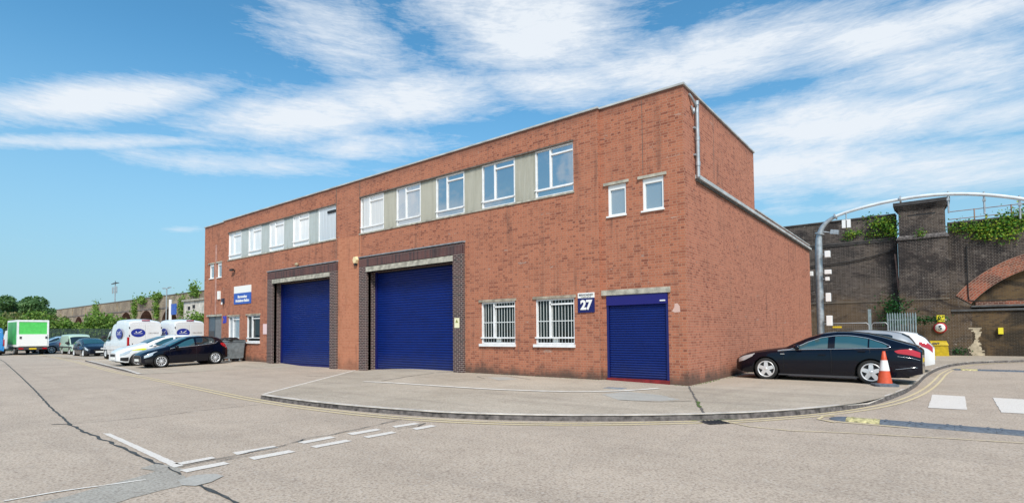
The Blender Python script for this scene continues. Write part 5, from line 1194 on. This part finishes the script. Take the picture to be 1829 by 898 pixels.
# pier
b = MB(); b.box(3.78,6.12,24.78,VY+1,-.1,6.95); b.box(3.86,6.04,24.86,VY+1,7.2,8.72); pier = b.build('pier', M['viaduct'], V)
b = MB(); b.box(3.72,6.18,24.70,VY+1,6.951,7.06); b.add([(3.75,24.75,7.06),(6.15,24.75,7.06),(6.06,24.85,7.22),(3.84,24.85,7.22)], [(0,1,2,3)]); b.add([(6.15,24.75,7.06),(6.15,VY+1,7.06),(6.06,VY+1,7.22),(6.06,24.85,7.22)], [(0,1,2,3)])
b.build('string_course', M['kerb_face'], pier)
for z0, z1, e_ in ((8.721,8.80,.04),(8.801,8.90,.10),(8.901,9.0,.17)):
    b = MB(); b.box(3.86-e_,6.04+e_,24.86-e_,VY+1,z0,z1); b.build('corbel', M['viaduct'], pier)
b = MB(); b.box(3.62,6.28,24.62,VY+1,9.001,9.20); b.build('cap_stone', mat('cap_dark', (.05,.047,.047), .85, noise=.4, nscale=3), pier)
b = MB(); b.box(4.3,5.6,24.845,24.858,8.36,8.42); b.build('slot', M['black'], pier)
# right wall with segmental arch
def circ(p, q, r_):
    ax, ay = p; bx, by = q; cx, cy = r_; d_ = 2*(ax*(by-cy)+bx*(cy-ay)+cx*(ay-by))
    ux = ((ax*ax+ay*ay)*(by-cy)+(bx*bx+by*by)*(cy-ay)+(cx*cx+cy*cy)*(ay-by))/d_; uy = ((ax*ax+ay*ay)*(cx-bx)+(bx*bx+by*by)*(ax-cx)+(cx*cx+cy*cy)*(bx-ax))/d_
    return ux, uy, math.hypot(ax-ux, ay-uy)
ocx, ocz, orr = 11.2, -.35, 6.15
ocx, ocz, orr = circ((6.25,3.30),(8.0,5.14),(9.3,5.68)); 
ocx = 11.3
def fitr():
    # outer through (6.25,3.30) and (9.3,5.68) with centre x fixed
    (x1_, z1_), (x2_, z2_) = (6.2,3.30),(9.3,5.68); cz_ = ((x2_-ocx)**2-(x1_-ocx)**2+z2_**2-z1_**2)/(2*(z2_-z1_)); return cz_, math.hypot(x1_-ocx, z1_-cz_)
ocz, orr = fitr(); irr = orr-.83
x_in = ocx-math.sqrt(max(0, irr**2-(3.02-ocz)**2))
b = MB(); NN = 30; TZ = 7.72
a0 = math.asin((3.02-ocz)/irr) if abs((3.02-ocz)/irr) < 1 else 0
a0 = math.atan2(3.05-ocz, -math.sqrt(max(.01, irr**2-(3.05-ocz)**2)))
xl, xr = ocx+irr*math.cos(a0), ocx-irr*math.cos(a0)
b.quad((6.12,VY,-.1),(xl,VY,-.1),(xl,VY,TZ),(6.12,VY,TZ)); b.quad((xr,VY,-.1),(70,VY,-.1),(70,VY,TZ),(xr,VY,TZ))
sof = MB(); rg = MB()
for i in range(NN):
    A1 = a0+(math.pi-2*(math.pi-a0))*0 if False else a0-(2*a0-math.pi)*i/NN; A2 = a0-(2*a0-math.pi)*(i+1)/NN
    p1 = (ocx+irr*math.cos(A1), ocz+irr*math.sin(A1)); p2 = (ocx+irr*math.cos(A2), ocz+irr*math.sin(A2))
    q1 = (ocx+orr*math.cos(A1), ocz+orr*math.sin(A1)); q2 = (ocx+orr*math.cos(A2), ocz+orr*math.sin(A2))
    b.quad((p1[0],VY,p1[1]),(p2[0],VY,p2[1]),(p2[0],VY,TZ),(p1[0],VY,TZ))
    sof.quad((p1[0],VY-.04,p1[1]),(p1[0],VY+.35,p1[1]),(p2[0],VY+.35,p2[1]),(p2[0],VY-.04,p2[1]))
    s1 = orr*(a0-A1); s2 = orr*(a0-A2)
    rg.add([(p1[0],VY-.04,p1[1]),(p2[0],VY-.04,p2[1]),(q2[0],VY-.04,q2[1]),(q1[0],VY-.04,q1[1])], [(0,1,2,3)], uvs=[[(s1,0),(s2,0),(s2,.83),(s1,.83)]])
b.quad((6.12,VY,TZ),(70,VY,TZ),(70,VY+.5,TZ),(6.12,VY+.5,TZ))
b.build('arch_wall', M['viaduct'], V); sof.build('arch_soffit', M['arch_ring'], V); rg.build('arch_ring', M['arch_ring'], V)
b = MB(); b.quad((xl-.1,VY+.35,2.6),(xr+.1,VY+.35,2.6),(xr+.1,VY+.35,7.4),(xl-.1,VY+.35,7.4)); b.build('arch_infill', M['arch_fill'], V)
b = MB(); b.quad((xl,VY-.003,.0),(xr,VY-.003,.0),(xr,VY-.003,2.62),(xl,VY-.003,2.62)); b.build('lower_wall', M['arch_fill'], V)
b = MB(); b.box(6.13,70,VY-.1,VY+.34,2.63,2.74); b.box(xl,xr,VY-.06,VY+.34,2.85,2.95); b.build('ledge', M['roof'], V)
b = MB(); b.box(xl+.2,xr,VY+.30,VY+.349,2.96,3.16); b.build('brick_course', M['arch_ring'], V)
b = MB(); b.box(6.13,70,VY-.08,VY+.5,TZ+.001,TZ+.09); b.build('coping', M['kerb_face'], V)
# parapet railing on the right
b = MB()
for z in (8.02,8.47): b = MB(); b.tube([(6.2,VY+.3,z),(70,VY+.3,z)], .022, 6); b.build('hand_rail', M['rust'], V)
for i in range(9): x = 7.35+i*1.55; b = MB(); b.cyl((x,VY+.3,TZ),(x,VY+.3,8.5),.035,n=6); b.build('rail_post', M['rust'], V)
# pipe and cable
b = MB(); b.tube([(3.62,VY-.12,6.2),(3.70,VY-.12,5.0),(3.78,VY-.2,3.25)], .05, 8); tag(b.build('broken_pipe', M['rust']), 'leaning rusty pipe on the wall just left of the viaduct pier', 'pipe')
b = MB(); b.tube([(6.93,VY-.07,6.3),(6.93,VY-.07,3.5),(6.96,VY-.07,3.25),(7.2,VY-.07,3.2),(40,VY-.07,3.2)], .025, 6); tag(b.build('cable', M['black']), 'thin dark cable down and along the brick arch', 'cable')
b = MB(); b.tube([(.2,VY-.08,5.9),(1.2,VY-.08,5.95),(2.4,VY-.08,6.15),(3.6,VY-.08,6.5)], .03, 6); b.tube([(-3,VY-.08,5.7),(.2,VY-.08,5.9)], .03, 6); tag(b.build('cable', M['black']), 'thin dark cable sagging across the wall left of the pier', 'cable')
b = MB(); b.tube([(-2,VY-.06,3.38),(3.7,VY-.06,3.38),(3.76,24.7,3.38),(6.1,24.72,3.38)], .014, 5); tag(b.build('cable', mat('pale_cable', (.3,.27,.22), .7)), 'thin pale cable running level across wall and pier', 'cable')
# pale paint patch under the arch
b = MB(); rz_ = random.Random(3); zz_ = .12; k_ = 0
while zz_ < 1.62:
    wl = .16+.16*math.sin(zz_*4.2)+rz_.uniform(-.06,.10); wr = .20+.12*math.cos(zz_*3.1)+rz_.uniform(-.08,.08)
    xa, xb_ = 7.22-max(.05,wl), 7.22+max(.05,wr); b.quad((xa,VY-.008,zz_),(xb_,VY-.008,zz_),(xb_,VY-.008,zz_+.0745),(xa,VY-.008,zz_+.0745)); zz_ += .075
b.build('paint_patch', mat('pale_render', (.50,.42,.30), .9, noise=.35, nscale=5), V)
# white walled hut on the far viaduct, masts and lamp posts
t = thing('track_hut', 'small white walled hut against the far viaduct above the shrubs', 'hut', (-95,23.5,0)); b = MB(); b.box(-4.5,5,0,1.7,0,7.6); b.build('wall', M['wall_white'], t); b = MB(); b.box(-4.8,5.2,-.3,1.75,7.601,7.9); b.build('roof', M['concrete'], t)
b = MB(); b.box(-2.6,-1.6,-.03,-.002,6.1,6.7); b.box(-.6,.4,-.03,-.002,6.3,6.9); b.build('window', M['black'], t)
t = thing('telecom_mast', 'thin lattice telecom mast with a wide antenna bar on the far viaduct', 'mast', (-150.8,27,9.4)); b = MB(); b.cyl((0,0,0),(0,0,4.6),.12,n=6); b.build('pole', M['galv'], t)
b = MB(); b.cyl((-2.9,0,5.0),(2.6,0,5.0),.10,n=6); b.cyl((-1.6,0,5.05),(1.4,0,5.05),.16,n=6); b.cyl((0,0,4.4),(0,0,5.6),.08,n=6); b.build('antenna_bar', M['dark_grey'], t)
for x in (-1.9,-.3,1.1): b = MB(); b.cyl((x,0,2.6),(x,0,4.2),.14,n=6); b.cyl((0,0,3),(x,0,3),.05,n=5); b.build('antenna', M['galv'], t)
t = thing('lighting_mast', 'grey mast with a wide head frame on the viaduct at the building edge', 'mast', (-95.6,27,8.8)); b = MB(); b.cyl((0,0,0),(0,0,5.4),.25,.16,n=8); b.build('pole', M['galv'], t); b = MB(); b.cyl((-1.2,0,5.45),(2.6,0,5.5),.15,n=6); b.box(-.7,.6,-.4,.4,5.2,5.4); b.box(1.2,1.7,-.2,.2,5.6,6.1); b.build('head_frame', M['galv_dark'], t)
b = MB(); b.cyl((-2,0,1.6),(2,0,1.6),.08,n=5); b.cyl((-2,0,1.0),(2,0,1.0),.06,n=5); b.build('cross_bar', M['galv'], t)
t = thing('street_lamp', 'slim white street lamp with twin heads before the far viaduct', 'street lamp', (-109,24,0)); b = MB(); b.cyl((0,0,0),(0,0,10.6),.16,.1,n=8); b.build('pole', M['galv'], t)
for s_ in (-1, 1): b = MB(); b.cyl((0,0,10.5),(s_*1.5,0,10.7),.07,n=6); b.box(min(s_*.9,s_*1.9),max(s_*.9,s_*1.9),-.15,.15,10.6,10.75); b.build('lamp_head', M['galv'], t)
t = thing('sign_post', 'thick white post carrying a blue board before the far viaduct', 'sign post', (-101.2,22,0)); b = MB(); b.cyl((0,0,0),(0,0,8.0),.26,n=10); b.build('post', M['sign_white'], t); b = MB(); b.box(.4,2.6,-.05,.05,5.3,7.2); b.build('board', M['sign_blue'], t)

# ------------------------------------------------------------------ vegetation
def foliage(blobs, n, size, seed, mb=None, flat=.0):
    rr = random.Random(seed); b = mb or MB(); tot = sum(r0[3]*r0[4]*r0[5] for r0 in blobs)
    for (cx, cy, cz, rx, ry, rz) in blobs:
        k = int(n*(rx*ry*rz)/tot)+10
        for _ in range(k):
            while True:
                u = Vector((rr.uniform(-1,1), rr.uniform(-1,1), rr.uniform(-1,1)))
                if .45 < u.length < 1: break
            u = u*(1+.25*mnoise.noise(Vector((u.x*2+cx, u.y*2+cy, u.z*2+seed))))
            p = Vector((cx+u.x*rx, cy+u.y*ry, cz+u.z*rz))
            if p.z < .03: p.z = .03+rr.random()*.2
            s_ = size*rr.uniform(.5, 1.25); d_ = Vector((rr.gauss(0,1), rr.gauss(0,1), rr.gauss(0,1)+.3)).normalized(); e_ = d_.orthogonal().normalized(); f_ = d_.cross(e_)
            an = rr.random()*6.28; g1 = e_*math.cos(an)+f_*math.sin(an); g2 = d_.cross(g1)
            b.add([p-g1*s_*.5, p+g2*s_*.32, p+g1*s_*.5, p-g2*s_*.32], [(0,1,2,3)])
    return b
def shrub(name, label, cat, loc, blobs, n, size, seed, m_='leaf', group=None, stems=4):
    t = thing(name, label, cat, loc, 0, group); foliage(blobs, n, size, seed).build('foliage', M[m_], t)
    b = MB(); rr = random.Random(seed+99)
    for i in range(stems):
        c = blobs[i % len(blobs)]; b.tube([(c[0]*.4,c[1]*.4,0),(c[0]*.7+rr.uniform(-.2,.2),c[1]*.7,c[2]*.5),(c[0],c[1],c[2])], [.08*max(.4,size*2),.05*max(.4,size*2),.02], 5)
    b.build('stem', M['bark'], t); return t
G_ = 'shrubs along the far fence'
def pos(px, s):      # photo column -> y on the line x=-s (layout helper for planting)
    d_ = cf+cr*((px-914.5)/952.9); k = (-s-5.378)/d_.x; return -14.651+d_.y*k
defs = [(0,80,4.0,'leaf','rounded green shrub at the far left behind the blue van'),(28,82,4.6,'leaf_brown','brownish shrub behind the box truck'),(62,80,4.9,'leaf','tall yellow green shrub rising over the box truck'),(88,84,4.6,'leaf_brown','mixed green and brown shrub right of the box truck'),(108,80,3.9,'leaf','low bright shrub over the fence behind the pale green van'),(128,84,3.6,'leaf','small shrub over the fence right of the pale green van'),(146,86,3.3,'leaf_brown','straggly pale shrub between two green shrubs'),(172,78,4.9,'leaf','large bright green shrub behind the plain white van'),(196,80,4.6,'leaf','dense green shrub behind the cab of the logo van'),(214,90,4.4,'leaf_brown','thin shrub between the green shrub and the first arch')]
for i, (px, s_, hgt, mm, lab) in enumerate(defs):
    rr = random.Random(i+3); bl = [(0,0,hgt*.35,1.9,1.9,hgt*.42),(.4,-.9,hgt*.55,1.3,1.2,hgt*.34),(-.3,.8,hgt*.62,1.3,1.2,hgt*.36),(0,0,hgt*.78,1.0,1.0,hgt*.24)]
    bl = [(x+rr.uniform(-.3,.3), y+rr.uniform(-.3,.3), z, a*rr.uniform(.85,1.15), b2*rr.uniform(.85,1.15), c) for x, y, z, a, b2, c in bl]
    shrub('shrub', lab, 'shrub', (-s_, pos(px, s_), 0), bl, 2600, .34, i, mm, G_)
for i, (px, s_, hgt, lab) in enumerate(((338,84,5.0,'leafy shrub above the right hand logo van below the white hut'),(362,74,5.6,'leafy shrub touching the left edge of the brick building'),(318,92,4.4,'shrub at the foot of the white sign post'))):
    shrub('shrub', lab, 'shrub', (-s_, pos(px, s_), 0), [(0,0,hgt*.4,2.2,2.6,hgt*.45),(.5,1,hgt*.6,1.6,1.6,hgt*.35),(0,-1.2,hgt*.55,1.5,1.4,hgt*.35)], 3200, .34, 40+i, 'leaf', G_)
# big tree
def tree(label, x, y, h, w_, seed, m_='leaf_dark', n=6000, group=None):
    t = thing('tree', label, 'tree', (x, y, 0), 0, group); rr = random.Random(seed)
    b = MB(); b.tube([(0,0,0),(.1,0,h*.2),(0,.1,h*.45),(.1,0,h*.75)], [.32,.26,.18,.05], 8)
    bl = []
    for k in range(11):
        an = k*2.4; r0 = w_*(.25+.5*rr.random()); z = h*(.45+.42*rr.random()); p = (r0*math.cos(an), r0*math.sin(an), z)
        bl.append((*p, w_*.34, w_*.34, h*.13)); b.tube([(0,0,h*.3),(p[0]*.5,p[1]*.5,z*.85),p], [.14,.08,.02], 5)
    b.build('trunk', M['bark'], t); foliage(bl, n, .42, seed).build('crown', M[m_], t); return t
tree('tall dark green tree rising behind the box truck', -112, pos(47, 112), 8.6, 4.2, 5, n=9000)
tree('smaller tree at the right flank of the tall dark green tree', -112, pos(68, 112), 7.2, 3.0, 6, n=4500)
# growth on the viaduct
def ivy(label, x, y, z, blobs, n, size, seed, m_='ivy', group='growth on the near viaduct'):
    t = thing('ivy_clump', label, 'ivy', (x, y, z), 0, group); b = foliage([(a, b2, c, d_, e_, f_) for a, b2, c, d_, e_, f_ in blobs], n, size, seed)
    rr = random.Random(seed)
    b.build('foliage', M[m_], t)
    s_ = MB()
    for k in range(3): s_.tube([(rr.uniform(-.2,.2),.15,-.1),(rr.uniform(-.4,.4),0,-.2),(blobs[0][0]+rr.uniform(-.3,.3),-.1,blobs[0][2])], .012, 4)
    s_.build('stem', M['bark'], t)
_f = foliage
def foliage(blobs, n, size, seed, mb=None, flat=0):      # allow growth below local zero when the clump hangs on a wall
    rr = random.Random(seed); b = MB(); tot = sum(r0[3]*r0[4]*r0[5] for r0 in blobs)
    for (cx, cy, cz, rx, ry, rz) in blobs:
        k = int(n*.62*(rx*ry*rz)/tot)+10
        for _ in range(k):
            u = Vector((rr.gauss(0,.55), rr.gauss(0,.5), rr.gauss(0,.55))); u *= 1+.5*mnoise.noise(Vector((u.x*2.5+seed, u.z*2.5, 0))); p = Vector((cx+u.x*rx, cy+u.y*ry, cz+u.z*rz))
            s_ = size*rr.uniform(.5, 1.3); d_ = Vector((rr.gauss(0,1), rr.gauss(-.6,1), rr.gauss(0,1)+.3)).normalized(); e_ = d_.orthogonal().normalized(); f_ = d_.cross(e_)
            an = rr.random()*6.28; g1 = e_*math.cos(an)+f_*math.sin(an); g2 = d_.cross(g1)
            b.add([p-g1*s_*.5, p+g2*s_*.38, p+g1*s_*.5, p-g2*s_*.38], [(0,1,2,3)])
    return b
ivy('trailing green and yellow growth just right of the pier top', 6.9, VY-.1, 7.35, [(-.2,0,.1,.7,.3,.35),(.5,0,.0,.7,.3,.35),(.9,-.05,-.35,.4,.2,.3)], 1500, .11, 51)
ivy('bushy growth hanging on the wall above the red arch', 8.3, VY-.1, 7.2, [(-.3,0,.1,.8,.3,.35),(.4,-.1,-.3,.7,.3,.5),(.5,0,.3,.8,.3,.4),(-.6,-.05,-.4,.5,.25,.3)], 2600, .12, 52)
ivy('tall leafy growth along the railing at the right edge', 9.7, VY, 7.7, [(-.5,0,.1,.9,.3,.4),(.5,0,.2,1.0,.3,.5),(1.6,0,.1,1.0,.3,.4)], 2200, .12, 53)
ivy('leafy bush growing at the left side of the pier top', 3.2, VY-.15, 8.0, [(0,0,.1,.55,.3,.45),(.3,-.1,-.35,.5,.25,.4),(-.5,0,.2,.4,.2,.25)], 1500, .12, 54)
ivy('bright green tuft on the wall near the gantry bend', 1.25, VY-.1, 7.65, [(0,0,0,.35,.15,.3),(.5,0,.12,.3,.12,.15)], 420, .1, 55)
ivy('sparse green tuft midway between gantry and pier', 2.55, VY-.1, 7.55, [(-.2,0,0,.3,.15,.25),(.3,0,-.02,.25,.15,.25)], 380, .09, 56)
ivy('grassy tuft on the coping midway between gantry and pier', 2.4, VY+.05, 8.62, [(0,0,0,.5,.15,.2)], 350, .1, 57)
ivy('small tuft on the pier string course', 4.9, 24.68, 7.25, [(0,0,0,.25,.12,.25)], 220, .08, 58)
ivy('dark shrub in the corner between wall and pier', 3.45, VY-.5, 2.75, [(0,0,.1,.7,.35,.75),(.1,0,-.7,.5,.35,.5)], 1900, .12, 59, 'ivy_dark')
ivy('dark leafy branch over the palisade gate', 4.9, 24.2, 2.15, [(-.4,0,0,.9,.25,.22),(.3,0,.03,.7,.25,.2),(-1.3,-.8,.1,.4,.3,.3)], 900, .12, 60, 'ivy_dark')
ivy('low weeds along the foot of the wall by the pier', 6.4, VY-.15, .3, [(0,0,0,.6,.15,.35)], 400, .08, 61, 'ivy_dark')
# growth on the far viaduct
for i, (x, z, rx, rz, lab) in enumerate(((-130.3,7.6,1.1,2.0,'ivy between the two leftmost visible far arches'),(-117.5,7.0,1.2,2.0,'ivy between the far arches behind the logo vans'),(-104.5,7.2,2.4,2.0,'ivy beside the slim street lamp on the far viaduct'),(-126,9.3,2.4,.8,'bushy growth on top of the far viaduct left of the lamp'),(-99,9.8,1.8,1.2,'green bush on top of the far viaduct by the grey mast'),(-158,8.3,2.0,1.6,'small growth high on the far viaduct left of the telecom mast'),(-117.5,9.6,2.2,.7,'bush on the far parapet left of the street lamp'))):
    ivy(lab, x, VY-.3, z, [(0,0,0,rx,.5,rz),(rx*.4,0,-rz*.5,rx*.7,.4,rz*.6)], 900, .38, 70+i, 'leaf', 'growth on the far viaduct')
